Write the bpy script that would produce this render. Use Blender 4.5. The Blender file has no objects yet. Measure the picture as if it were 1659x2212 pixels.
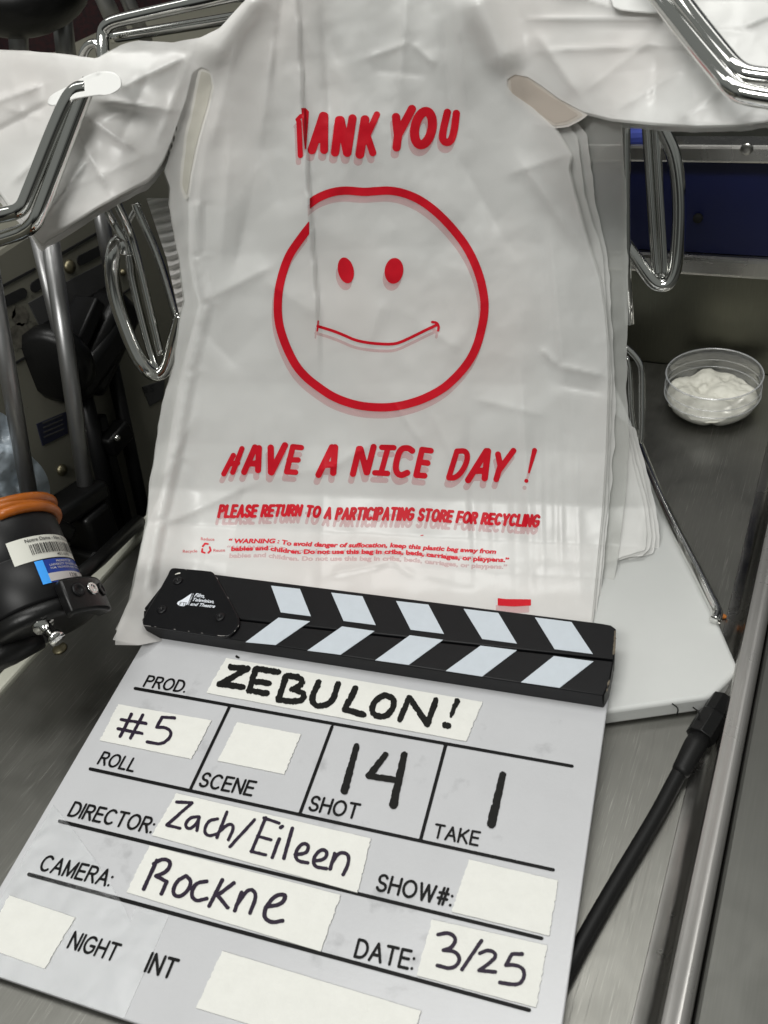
import bpy, bmesh, math, random
import numpy as np
from mathutils import Vector, Matrix
random.seed(4); rng = np.random.default_rng(4)
C = bpy.context.scene
COL = C.collection

# ------------------------------------------------------------------ camera
H = 0.42                                   # camera height above the table top
FPX = 1877.0                               # focal length, picture units (picture 1659 x 2212)
CX, CY = 829.5, 1106.0
def _n(v):
    v = np.array(v, float); return v/np.linalg.norm(v)
_T1 = _n((.421, -.6455, .6367)); _U = _n((-.149, -.741, -.652)); _U = _n(_U-_T1*(_U@_T1)); _T2 = np.cross(_T1, _U)
R = np.array([_T2, _T1, _U])               # camera axes -> world (X along the table, Y away, Z up)
CAM = np.array([0, 0, H])
cd = bpy.data.cameras.new('camera'); cam = bpy.data.objects.new('camera', cd); COL.objects.link(cam)
rt, up, fw = R@np.array([1, 0, 0]), R@np.array([0, -1, 0]), R@np.array([0, 0, 1])
cam.matrix_world = Matrix(((rt[0], up[0], -fw[0], 0), (rt[1], up[1], -fw[1], 0), (rt[2], up[2], -fw[2], H), (0, 0, 0, 1)))
cd.sensor_fit = 'VERTICAL'; cd.sensor_height = 36; cd.lens = FPX/2212*36
cd.clip_start = .01; cd.clip_end = 50
cd.dof.use_dof = True; cd.dof.focus_distance = .56; cd.dof.aperture_fstop = 18
C.camera = cam
C.render.engine = 'CYCLES'
C.cycles.transparent_max_bounces = 24
C.cycles.max_bounces = 10
# ------------------------------------------------------------------ light
W = bpy.data.worlds.new('World'); C.world = W; W.use_nodes = True
bg = W.node_tree.nodes['Background']; bg.inputs[0].default_value = (.95, 1.0, .93, 1); bg.inputs[1].default_value = .11
def room_tone():
    nt = W.node_tree; tc = nt.nodes.new('ShaderNodeTexCoord'); sx = nt.nodes.new('ShaderNodeSeparateXYZ'); nt.links.new(tc.outputs['Generated'], sx.inputs[0])
    nz = nt.nodes.new('ShaderNodeTexNoise'); nz.inputs['Scale'].default_value = 2.6; nz.inputs['Detail'].default_value = 1; nt.links.new(tc.outputs['Generated'], nz.inputs['Vector'])
    ad = nt.nodes.new('ShaderNodeMath'); ad.operation = 'MULTIPLY_ADD'; ad.inputs[1].default_value = 1.1; nt.links.new(nz.outputs['Fac'], ad.inputs[0]); nt.links.new(sx.outputs['Z'], ad.inputs[2])
    r = nt.nodes.new('ShaderNodeValToRGB'); e = r.color_ramp.elements; e[0].position = .25; e[0].color = (.03, .03, .028, 1); e[1].position = .95; e[1].color = (1.25, 1.3, 1.22, 1)
    m = r.color_ramp.elements.new(.55); m.color = (.30, .31, .29, 1)
    m = r.color_ramp.elements.new(.72); m.color = (.85, .9, .84, 1)
    nt.links.new(ad.outputs[0], r.inputs['Fac']); nt.links.new(r.outputs['Color'], bg.inputs[0]); bg.inputs[1].default_value = .145
room_tone()
def area(name, loc, target, sx, sy, power, col=(1, .995, .965)):
    l = bpy.data.lights.new(name, 'AREA'); l.shape = 'RECTANGLE'; l.size = sx; l.size_y = sy; l.energy = power; l.color = col
    o = bpy.data.objects.new(name, l); COL.objects.link(o); o.location = loc
    o.rotation_euler = (Vector(target)-Vector(loc)).to_track_quat('-Z', 'Y').to_euler()
    return o
area('ceiling_or_fill_lamp', (-.30, .45, 2.1), (-.28, .42, 0), 1.4, .42, 21)
area('ceiling_or_fill_lamp', (-.05, -1.1, 1.9), (-.25, .4, .15), 1.1, .45, 33)  # added front fill for the bag face, no known fixture there
area('ceiling_or_fill_lamp', (-.30, 1.75, 2.1), (-.3, .7, 0), 1.8, .5, 4.5)
area('ceiling_or_fill_lamp', (-1.66, .15, 2.1), (-.35, .1, 0), .45, .7, 3.2)
vs = C.view_settings
vs.view_transform = 'Standard'; vs.look = 'None'; vs.gamma = 1; vs.exposure = -.05; vs.use_curve_mapping = False

# ------------------------------------------------------------------ picture <-> space
def ray(x, y):
    x = np.asarray(x, float); y = np.asarray(y, float)
    d = np.stack([(x-CX)/FPX, (y-CY)/FPX, np.ones_like(x)], -1)
    return d@R.T
def on_z(x, y, z):
    r = ray(x, y); return CAM+r*((z-H)/r[..., 2])[..., None]
def on_x(x, y, X):
    r = ray(x, y); return CAM+r*(X/r[..., 0])[..., None]
def on_y(x, y, Y):
    r = ray(x, y); return CAM+r*(Y/r[..., 1])[..., None]
def at_dist(x, y, d):
    r = ray(x, y); r = r/np.linalg.norm(r, axis=-1, keepdims=True); return CAM+r*np.asarray(d)[..., None]
# bag profile: near-vertical hanging face that turns out over the cutting board
YAW = math.radians(12); M_ = np.array([-math.sin(YAW), math.cos(YAW), 0])
_P0 = on_z(829., 1160., .03); _S0 = _P0@M_
PZ = np.array([.0, .016, .018, .021, .025, .032, .05, .08, .12, .20, .30, .45, .70])
PS = np.array([-1.2, -.20, -.10, -.05, -.022, 0, .017, .032, .047, .070, .090, .112, .14])+_S0
def base_t(x, y):
    r = ray(x, y); lo = np.full(r.shape[:-1], .1); hi = np.full(r.shape[:-1], 1.6)
    rm = r@M_; rz = r[..., 2]
    for _ in range(46):
        mid = (lo+hi)/2
        g = mid*rm-np.interp(H+mid*rz, PZ, PS)
        hi = np.where(g > 0, mid, hi); lo = np.where(g > 0, lo, mid)
    return (lo+hi)/2*np.linalg.norm(r, axis=-1)        # distance from the camera

# ------------------------------------------------------------------ numpy value noise
_tab = rng.random((256, 256))
def vnoise(x, y):
    xi = np.floor(x).astype(int); yi = np.floor(y).astype(int); fx = x-xi; fy = y-yi
    fx = fx*fx*fx*(fx*(fx*6-15)+10); fy = fy*fy*fy*(fy*(fy*6-15)+10)
    a = _tab[xi % 256, yi % 256]; b = _tab[(xi+1) % 256, yi % 256]; c = _tab[xi % 256, (yi+1) % 256]; d = _tab[(xi+1) % 256, (yi+1) % 256]
    return (a*(1-fx)+b*fx)*(1-fy)+(c*(1-fx)+d*fx)*fy-.5
def fbm(x, y, o=4):
    s = 0; a = 1.
    for i in range(o):
        s = s+a*vnoise(x*2**i+17*i, y*2**i+5*i); a *= .5
    return s

# ------------------------------------------------------------------ marching squares on a signed distance grid
def seg_dist(X, Y, a, b):
    ax, ay = a; bx, by = b; dx, dy = bx-ax, by-ay; L = dx*dx+dy*dy+1e-12
    t = np.clip(((X-ax)*dx+(Y-ay)*dy)/L, 0, 1)
    return np.hypot(X-ax-t*dx, Y-ay-t*dy), t
def march(S, x0, y0, st):
    ny, nx = S.shape; V = []; F = []; key = {}
    ins = S < 0
    def corner(i, j):
        k = (i, j)
        if k not in key: key[k] = len(V); V.append((x0+j*st, y0+i*st))
        return key[k]
    def cross(i, j, i2, j2):
        k = (min((i, j), (i2, j2)), max((i, j), (i2, j2)))
        if k not in key:
            a, b = S[i, j], S[i2, j2]; t = min(max(a/(a-b), .02), .98)
            key[k] = len(V); V.append((x0+(j+(j2-j)*t)*st, y0+(i+(i2-i)*t)*st))
        return key[k]
    any_ = ins[:-1, :-1] | ins[1:, :-1] | ins[:-1, 1:] | ins[1:, 1:]
    for i, j in zip(*np.nonzero(any_)):
        cs = [(i, j), (i, j+1), (i+1, j+1), (i+1, j)]
        poly = []
        for k in range(4):
            p, q = cs[k], cs[(k+1) % 4]
            if ins[p]: poly.append(corner(*p))
            if ins[p] != ins[q]: poly.append(cross(*p, *q))
        if len(poly) >= 3: F.append(poly[::-1])
    return np.array(V).reshape(-1, 2), F
def poly_sdf(X, Y, poly):
    d = np.full(X.shape, 1e9); inside = np.zeros(X.shape, bool); n = len(poly)
    for k in range(n):
        a, b = poly[k], poly[(k+1) % n]
        d = np.minimum(d, seg_dist(X, Y, a, b)[0])
        c = ((a[1] > Y) != (b[1] > Y))
        with np.errstate(divide='ignore', invalid='ignore'):
            xx = (b[0]-a[0])*(Y-a[1])/(b[1]-a[1]+1e-15)+a[0]
        inside ^= c & (X < xx)
    return np.where(inside, -d, d)
def grid(x0, y0, x1, y1, st):
    x0, y0 = float(x0), float(y0); nx = int(math.ceil((x1-x0)/st))+1; ny = int(math.ceil((y1-y0)/st))+1
    return np.meshgrid(x0+np.arange(nx)*st, y0+np.arange(ny)*st)
def ink(strokes, st=1.5, rough=0., polys=(), streak=0., clips=None):
    """strokes: (points, width or (w0,w1)); union of round-capped strokes and polygons -> clean 2D mesh"""
    P = [p for s in strokes for p in s[0]]+[p for q in polys for p in q]
    wm = max([np.max(s[1]) for s in strokes] or [0])
    P = np.array(P); x0, y0 = P.min(0)-wm-4; x1, y1 = P.max(0)+wm+4
    X, Y = grid(x0, y0, x1, y1, st); S = np.full(X.shape, 1e9)
    for si, s in enumerate(strokes):
        pts, w = s; w = (w, w) if np.isscalar(w) else w
        n = len(pts)-1; S0 = S; S = np.full(X.shape, 1e9) if clips else S
        if n == 0: S = np.minimum(S, np.hypot(X-pts[0][0], Y-pts[0][1])-w[0]/2); continue
        for k in range(n):
            d, t = seg_dist(X, Y, pts[k], pts[k+1]); ww = w[0]+(w[1]-w[0])*(k+t)/n
            S = np.minimum(S, d-ww/2)
        if clips: S = np.minimum(S0, np.maximum(S, clips[si](X, Y)))
    for q in polys: S = np.minimum(S, poly_sdf(X, Y, q))
    if rough: S = S+rough*fbm(X/7+3, Y/7+9, 3)
    if streak: S = S+np.maximum(0, streak*(vnoise(X/2.2+(Y/14), Y/22+4)-.27)*6)
    return march(S, x0, y0, st)
def smooth_line(pts, it=2, closed=False):
    pts = [np.array(p, float) for p in pts]
    for _ in range(it):
        q = []; n = len(pts)
        if not closed: q.append(pts[0])
        for k in range(n if closed else n-1):
            a, b = pts[k], pts[(k+1) % n]; q += [a*.75+b*.25, a*.25+b*.75]
        if not closed: q.append(pts[-1])
        pts = q
    return pts

# ------------------------------------------------------------------ object helpers
ORG = {}
def thing(name, label, cat, loc=(0, 0, 0), group=None, kind=None):
    o = bpy.data.objects.new(name, None); COL.objects.link(o); o.location = Vector(loc); o.empty_display_size = .01
    ORG[o.name] = np.array(loc, float); tag(o, label, cat, group, kind); return o
def tag(o, label=None, cat=None, group=None, kind=None):
    if label: o['label'] = label
    if cat: o['category'] = cat
    if group: o['group'] = group
    if kind: o['kind'] = kind
    return o
def obj(name, V, F, mat, parent=None, smooth=True, bevel=0, seg=2, origin=None):
    """world-space vertices; a child's vertices are stored relative to its top-level thing"""
    V = np.asarray(V, float)
    if parent is not None: org = ORG[parent.name]
    else: org = V.mean(0)*np.array([1, 1, 0])+np.array([0, 0, V[:, 2].min()]) if origin is None else np.array(origin)
    me = bpy.data.meshes.new(name); me.from_pydata((V-org).tolist(), [], [list(map(int, f)) for f in F]); me.validate(); me.update()
    o = bpy.data.objects.new(name, me); COL.objects.link(o); o.data.materials.append(mat)
    if parent is not None: o.parent = parent
    else: o.location = org
    ORG[o.name] = org
    if smooth:
        for p in me.polygons: p.use_smooth = True
    if bevel:
        b = o.modifiers.new('bevel', 'BEVEL'); b.width = bevel; b.segments = seg; b.limit_method = 'ANGLE'; b.angle_limit = math.radians(35)
    if smooth and bevel:
        me.set_sharp_from_angle(angle=math.radians(40)) if hasattr(me, 'set_sharp_from_angle') else None
    return o
def join(parts):
    V = []; F = []; n = 0
    for v, f in parts:
        v = np.asarray(v, float); V.append(v); F += [[i+n for i in q] for q in f]; n += len(v)
    return np.vstack(V), F
def box(x0, x1, y0, y1, z0, z1):
    V = [(x, y, z) for z in (z0, z1) for y in (y0, y1) for x in (x0, x1)]
    return np.array(V), [[0, 2, 3, 1], [4, 5, 7, 6], [0, 1, 5, 4], [2, 6, 7, 3], [0, 4, 6, 2], [1, 3, 7, 5]]
def prism(top, dirv, back_shift=None):
    top = np.asarray(top, float); n = len(top); bot = top+np.asarray(dirv)
    nrm = np.zeros(3)
    for k in range(n): nrm += np.cross(top[k]-top[0], top[(k+1) % n]-top[0])
    fl = np.dot(nrm, dirv) > 0
    V = np.vstack([top, bot]); F = [list(range(n)), list(range(2*n-1, n-1, -1))]
    F += [[k, n+k, n+(k+1) % n, (k+1) % n] for k in range(n)]
    if fl: F = [f[::-1] for f in F]
    return V, F
def tube(pts, r, n=12, caps=True, closed=False):
    P = np.array(pts, float); m = len(P); rr = np.full(m, r) if np.isscalar(r) else np.array(r, float)
    if closed: T = np.roll(P, -1, 0)-np.roll(P, 1, 0)
    else:
        T = np.gradient(P, axis=0)
    T /= np.linalg.norm(T, axis=1, keepdims=True)+1e-12
    a = np.array([0, 0, 1.]) if abs(T[0, 2]) < .9 else np.array([1., 0, 0])
    u = np.cross(T[0], a); u /= np.linalg.norm(u); V = []; F = []
    for k in range(m):
        u = u-T[k]*(u@T[k]); u /= np.linalg.norm(u); w = np.cross(T[k], u)
        for j in range(n):
            t = 2*math.pi*j/n; V.append(P[k]+rr[k]*(math.cos(t)*u+math.sin(t)*w))
    for k in range(m if closed else m-1):
        for j in range(n):
            k2 = (k+1) % m
            F.append([k*n+j, k*n+(j+1) % n, k2*n+(j+1) % n, k2*n+j])
    if caps and not closed: F += [list(range(n))[::-1], [(m-1)*n+j for j in range(n)]]
    return np.array(V), F
def lathe(prof, c, axis=(0, 0, 1), n=40, wob=None, ref=None):
    ax = _n(axis); a = np.array([1., 0, 0]) if abs(ax[0]) < .9 else np.array([0, 1., 0])
    if ref is not None: a = np.array(ref)
    u = _n(a-ax*(a@ax)); w = np.cross(ax, u); V = []; F = []; m = len(prof)
    for k, (r, z) in enumerate(prof):
        for j in range(n):
            t = 2*math.pi*j/n; q = r*(wob(t, k) if wob else 1)
            V.append(np.array(c)+ax*z+q*(math.cos(t)*u+math.sin(t)*w))
    for k in range(m-1):
        for j in range(n): F.append([k*n+j, k*n+(j+1) % n, (k+1)*n+(j+1) % n, (k+1)*n+j])
    if prof[0][0] > 0: F.append(list(range(n))[::-1])
    if prof[-1][0] > 0: F.append([(m-1)*n+j for j in range(n)])
    return np.array(V), F
def text2d(s, bold=0., shear=0., spacing=1.):
    cu = bpy.data.curves.new('lettering', 'FONT'); cu.body = s; cu.size = 1; cu.offset = bold; cu.shear = shear; cu.space_character = spacing; cu.fill_mode = 'FRONT'
    cu.resolution_u = 4
    o = bpy.data.objects.new('lettering', cu); COL.objects.link(o)
    dg = bpy.context.evaluated_depsgraph_get(); me = bpy.data.meshes.new_from_object(o.evaluated_get(dg))
    V = np.array([v.co[:2] for v in me.vertices]); F = [list(p.vertices) for p in me.polygons]
    # normals up
    F2 = []
    for f in F:
        a, b, c = V[f[0]], V[f[1]], V[f[2]]
        F2.append(f if (b[0]-a[0])*(c[1]-a[1])-(b[1]-a[1])*(c[0]-a[0]) > 0 else f[::-1])
    bpy.data.objects.remove(o); bpy.data.curves.remove(cu); bpy.data.meshes.remove(me)
    return V, F2

def arc(cx, cy, rx, ry, a0, a1, n=14):
    return [(cx+rx*math.cos(math.radians(a0+(a1-a0)*k/n)), cy+ry*math.sin(math.radians(a0+(a1-a0)*k/n))) for k in range(n+1)]
_bowl = [(0, 1), (.36, 1)]+arc(.36, .76, .24, .24, 90, -90, 10)+[(0, .52)]
GLY = {'A': (.74, [[(0, 0), (.37, 1), (.74, 0)], [(.13, .34), (.61, .34)]]), 'C': (.74, [arc(.40, .5, .40, .5, 48, 312, 20)]), 'D': (.70, [[(0, 0), (0, 1), (.26, 1)]+arc(.26, .5, .44, .5, 90, -90, 16)+[(0, 0)]]),
       'E': (.58, [[(.58, 1), (0, 1), (0, 0), (.58, 0)], [(0, .53), (.52, .53)]]), 'F': (.55, [[(.55, 1), (0, 1), (0, 0)], [(0, .52), (.48, .52)]]), 'G': (.78, [arc(.42, .5, .42, .5, 48, 330, 20)+[(.78, .46), (.46, .46)]]),
       'H': (.66, [[(0, 0), (0, 1)], [(.66, 0), (.66, 1)], [(0, .52), (.66, .52)]]), 'I': (.0, [[(0, 0), (0, 1)]]), 'K': (.66, [[(0, 0), (0, 1)], [(.62, 1), (0, .36)], [(.22, .57), (.66, 0)]]), 'L': (.52, [[(0, 1), (0, 0), (.52, 0)]]),
       'M': (.80, [[(0, 0), (0, 1), (.40, .05), (.80, 1), (.80, 0)]]), 'N': (.66, [[(0, 0), (0, 1), (.66, 0), (.66, 1)]]), 'O': (.84, [arc(.42, .5, .42, .5, 0, 360, 28)]), 'P': (.60, [[(0, 0)]+_bowl]),
       'R': (.64, [[(0, 0)]+_bowl, [(.30, .52), (.64, 0)]]), 'S': (.60, [arc(.31, .745, .27, .255, 25, 270, 12)+arc(.31, .245, .29, .245, 90, -160, 12)]), 'T': (.68, [[(0, 1), (.68, 1)], [(.34, 1), (.34, 0)]]),
       'U': (.66, [[(0, 1), (0, .32)]+arc(.33, .32, .33, .32, 180, 360, 12)+[(.66, 1)]]), 'W': (1.0, [[(0, 1), (.24, 0), (.5, .98), (.76, 0), (1, 1)]]), 'Y': (.70, [[(0, 1), (.35, .46), (.70, 1)], [(.35, .46), (.35, 0)]]),
       '#': (.62, [[(.14, 0), (.28, 1)], [(.38, 0), (.52, 1)], [(0, .34), (.60, .34)], [(.04, .68), (.62, .68)]]), ':': (.0, [[(0, .05)], [(0, .62)]]), '.': (.0, [[(0, .03)]]), ' ': (.16, [])}
def stroke_text(txt, gap):
    x = 0; out = []
    for ch in txt:
        w, st_ = GLY[ch]; out += [[(x+p[0], p[1]) for p in q] for q in st_]; x += w+gap
    return out, x-gap
# ------------------------------------------------------------------ materials
def mat(name, col, rough=.5, metal=0., spec=.5, noise=0., nscale=20., bump=0., bscale=60., dark=None, aniso=None):
    m = bpy.data.materials.new(name); m.use_nodes = True; nt = m.node_tree; b = nt.nodes['Principled BSDF']
    b.inputs['Base Color'].default_value = (*col, 1); b.inputs['Roughness'].default_value = rough; b.inputs['Metallic'].default_value = metal
    b.inputs['Specular IOR Level'].default_value = spec
    tc = nt.nodes.new('ShaderNodeTexCoord')
    if noise:
        nz = nt.nodes.new('ShaderNodeTexNoise'); nz.inputs['Scale'].default_value = nscale; nz.inputs['Detail'].default_value = 6; nz.inputs['Roughness'].default_value = .65
        nt.links.new(tc.outputs['Object'], nz.inputs['Vector'])
        rp = nt.nodes.new('ShaderNodeValToRGB'); rp.color_ramp.elements[0].position = .3; rp.color_ramp.elements[1].position = .7
        d = dark or tuple(c*(1-noise) for c in col)
        rp.color_ramp.elements[0].color = (*d, 1); rp.color_ramp.elements[1].color = (*col, 1)
        nt.links.new(nz.outputs['Fac'], rp.inputs['Fac']); nt.links.new(rp.outputs['Color'], b.inputs['Base Color'])
    if bump:
        nb = nt.nodes.new('ShaderNodeTexNoise'); nb.inputs['Scale'].default_value = bscale; nb.inputs['Detail'].default_value = 5
        nt.links.new(tc.outputs['Object'], nb.inputs['Vector'])
        bp = nt.nodes.new('ShaderNodeBump'); bp.inputs['Strength'].default_value = bump; bp.inputs['Distance'].default_value = .001
        nt.links.new(nb.outputs['Fac'], bp.inputs['Height']); nt.links.new(bp.outputs['Normal'], b.inputs['Normal'])
    return m
def steel(name, col, rough, scratch=1., ang=.3):
    m = mat(name, col, rough, 1.); nt = m.node_tree; b = nt.nodes['Principled BSDF']; tc = nt.nodes.new('ShaderNodeTexCoord')
    def stretched(rot, sc, detail):
        mp = nt.nodes.new('ShaderNodeMapping'); mp.inputs['Rotation'].default_value = (0, 0, rot); mp.inputs['Scale'].default_value = sc
        nt.links.new(tc.outputs['Object'], mp.inputs['Vector'])
        n = nt.nodes.new('ShaderNodeTexNoise'); n.inputs['Scale'].default_value = 1; n.inputs['Detail'].default_value = detail; n.inputs['Roughness'].default_value = .7
        nt.links.new(mp.outputs['Vector'], n.inputs['Vector']); return n
    brush = stretched(ang, (900, 14, 60), 3)
    s1 = stretched(ang+.9, (1100, 16, 50), 2); s2 = stretched(ang-.7, (1200, 18, 50), 2); s3 = stretched(ang+1.4, (1300, 22, 50), 2)
    def thr(n, a, c):
        r = nt.nodes.new('ShaderNodeMapRange'); r.inputs[1].default_value = a; r.inputs[2].default_value = c
        nt.links.new(n.outputs['Fac'], r.inputs[0]); return r
    def math_(op, x, y):
        k = nt.nodes.new('ShaderNodeMath'); k.operation = op
        for i, v in enumerate((x, y)):
            if isinstance(v, (int, float)): k.inputs[i].default_value = v
            else: nt.links.new(v, k.inputs[i])
        return k.outputs[0]
    sc = math_('ADD', math_('ADD', thr(s1, .68, .80).outputs[0], thr(s2, .69, .81).outputs[0]), thr(s3, .69, .80).outputs[0])
    h = math_('ADD', math_('MULTIPLY', brush.outputs['Fac'], .10), math_('MULTIPLY', sc, -.7*scratch))
    bp = nt.nodes.new('ShaderNodeBump'); bp.inputs['Strength'].default_value = .22; bp.inputs['Distance'].default_value = .0006
    nt.links.new(h, bp.inputs['Height']); nt.links.new(bp.outputs['Normal'], b.inputs['Normal'])
    cl = nt.nodes.new('ShaderNodeTexNoise'); cl.inputs['Scale'].default_value = 9; cl.inputs['Detail'].default_value = 6
    nt.links.new(tc.outputs['Object'], cl.inputs['Vector'])
    cl2 = nt.nodes.new('ShaderNodeTexNoise'); cl2.inputs['Scale'].default_value = 34; cl2.inputs['Detail'].default_value = 8; cl2.inputs['Distortion'].default_value = 1.2
    nt.links.new(tc.outputs['Object'], cl2.inputs['Vector'])
    rg = math_('ADD', math_('ADD', math_('MULTIPLY', cl.outputs['Fac'], .26), math_('MULTIPLY', cl2.outputs['Fac'], .20)), rough-.23)
    nt.links.new(rg, b.inputs['Roughness'])
    rp = nt.nodes.new('ShaderNodeValToRGB'); rp.color_ramp.elements[0].color = (*[c*.94 for c in col], 1); rp.color_ramp.elements[1].color = (*[min(1, c*1.03) for c in col], 1)
    rp.color_ramp.elements[0].position = .3; rp.color_ramp.elements[1].position = .72
    nt.links.new(brush.outputs['Fac'], rp.inputs['Fac'])
    s4 = stretched(ang+2.2, (1500, 40, 50), 2); s5 = stretched(ang-1.3, (1500, 34, 50), 2)
    fine = math_('ADD', math_('ADD', thr(s4, .62, .80).outputs[0], thr(s5, .62, .80).outputs[0]), sc); fine = math_('MINIMUM', math_('MULTIPLY', fine, 0.7*scratch), 1.)
    wear = nt.nodes.new('ShaderNodeTexNoise'); wear.inputs['Scale'].default_value = 16; wear.inputs['Detail'].default_value = 4; nt.links.new(tc.outputs['Object'], wear.inputs['Vector'])
    fine = math_('MULTIPLY', fine, thr(wear, .32, .60).outputs[0])
    mxc = nt.nodes.new('ShaderNodeMixRGB'); nt.links.new(fine, mxc.inputs[0]); nt.links.new(rp.outputs['Color'], mxc.inputs[1]); mxc.inputs[2].default_value = (*[min(.8, c*2.3) for c in col], 1)
    nt.links.new(mxc.outputs[0], b.inputs['Base Color'])
    return m
def film(name, col, transp, transl, rough=.32, gloss=.10, bump=.25):
    m = bpy.data.materials.new(name); m.use_nodes = True; nt = m.node_tree; nt.nodes.clear()
    o = nt.nodes.new('ShaderNodeOutputMaterial'); d = nt.nodes.new('ShaderNodeBsdfDiffuse'); t = nt.nodes.new('ShaderNodeBsdfTranslucent')
    g = nt.nodes.new('ShaderNodeBsdfGlossy'); tr = nt.nodes.new('ShaderNodeBsdfTransparent')
    for n in (d, t): n.inputs['Color'].default_value = (*col, 1)
    g.inputs['Color'].default_value = (1, 1, 1, 1); g.inputs['Roughness'].default_value = rough
    tc = nt.nodes.new('ShaderNodeTexCoord'); nz = nt.nodes.new('ShaderNodeTexNoise'); nz.inputs['Scale'].default_value = 26; nz.inputs['Detail'].default_value = 5; nz.inputs['Distortion'].default_value = .6
    nt.links.new(tc.outputs['Object'], nz.inputs['Vector'])
    bp = nt.nodes.new('ShaderNodeBump'); bp.inputs['Strength'].default_value = bump; bp.inputs['Distance'].default_value = .004
    nt.links.new(nz.outputs['Fac'], bp.inputs['Height'])
    for n in (d, t, g): nt.links.new(bp.outputs['Normal'], n.inputs['Normal'])
    n2 = nt.nodes.new('ShaderNodeTexNoise'); n2.inputs['Scale'].default_value = 7; n2.inputs['Detail'].default_value = 2; nt.links.new(tc.outputs['Object'], n2.inputs['Vector'])
    r2 = nt.nodes.new('ShaderNodeValToRGB'); r2.color_ramp.elements[0].position = .42; r2.color_ramp.elements[1].position = .66
    r2.color_ramp.elements[0].color = (*col, 1); r2.color_ramp.elements[1].color = (col[0]*.98, col[1]*.945, col[2]*.935, 1)
    nt.links.new(n2.outputs['Fac'], r2.inputs['Fac'])
    for n in (d, t): nt.links.new(r2.outputs['Color'], n.inputs['Color'])
    def mix(a, b, f):
        x = nt.nodes.new('ShaderNodeMixShader')
        if isinstance(f, float): x.inputs[0].default_value = f
        else: nt.links.new(f, x.inputs[0])
        nt.links.new(a, x.inputs[1]); nt.links.new(b, x.inputs[2]); return x.outputs[0]
    s = mix(d.outputs[0], t.outputs[0], transl); s = mix(s, tr.outputs[0], transp)
    lw = nt.nodes.new('ShaderNodeLayerWeight'); lw.inputs['Blend'].default_value = .25
    mu = nt.nodes.new('ShaderNodeMath'); mu.operation = 'MULTIPLY_ADD'; mu.inputs[1].default_value = .22; mu.inputs[2].default_value = gloss*.5
    nt.links.new(lw.outputs['Fresnel'], mu.inputs[0])
    s = mix(s, g.outputs[0], mu.outputs[0]); nt.links.new(s, o.inputs['Surface'])
    return m
def clear(name, tint=(1, 1, 1), gloss=.12, rough=.05, white=0.):
    m = bpy.data.materials.new(name); m.use_nodes = True; nt = m.node_tree; nt.nodes.clear()
    o = nt.nodes.new('ShaderNodeOutputMaterial'); tr = nt.nodes.new('ShaderNodeBsdfTransparent'); tr.inputs[0].default_value = (*tint, 1)
    g = nt.nodes.new('ShaderNodeBsdfGlossy'); g.inputs['Roughness'].default_value = rough
    lw = nt.nodes.new('ShaderNodeLayerWeight'); lw.inputs['Blend'].default_value = .3
    mu = nt.nodes.new('ShaderNodeMath'); mu.operation = 'MULTIPLY_ADD'; mu.inputs[1].default_value = .5; mu.inputs[2].default_value = gloss*.4
    nt.links.new(lw.outputs['Facing'], mu.inputs[0])
    x = nt.nodes.new('ShaderNodeMixShader'); nt.links.new(mu.outputs[0], x.inputs[0]); nt.links.new(tr.outputs[0], x.inputs[1]); nt.links.new(g.outputs[0], x.inputs[2])
    out = x.outputs[0]
    if white:
        d = nt.nodes.new('ShaderNodeBsdfDiffuse'); d.inputs[0].default_value = (.8, .82, .84, 1)
        y = nt.nodes.new('ShaderNodeMixShader'); y.inputs[0].default_value = white; nt.links.new(out, y.inputs[1]); nt.links.new(d.outputs[0], y.inputs[2]); out = y.outputs[0]
    nt.links.new(out, o.inputs['Surface']); return m
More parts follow.
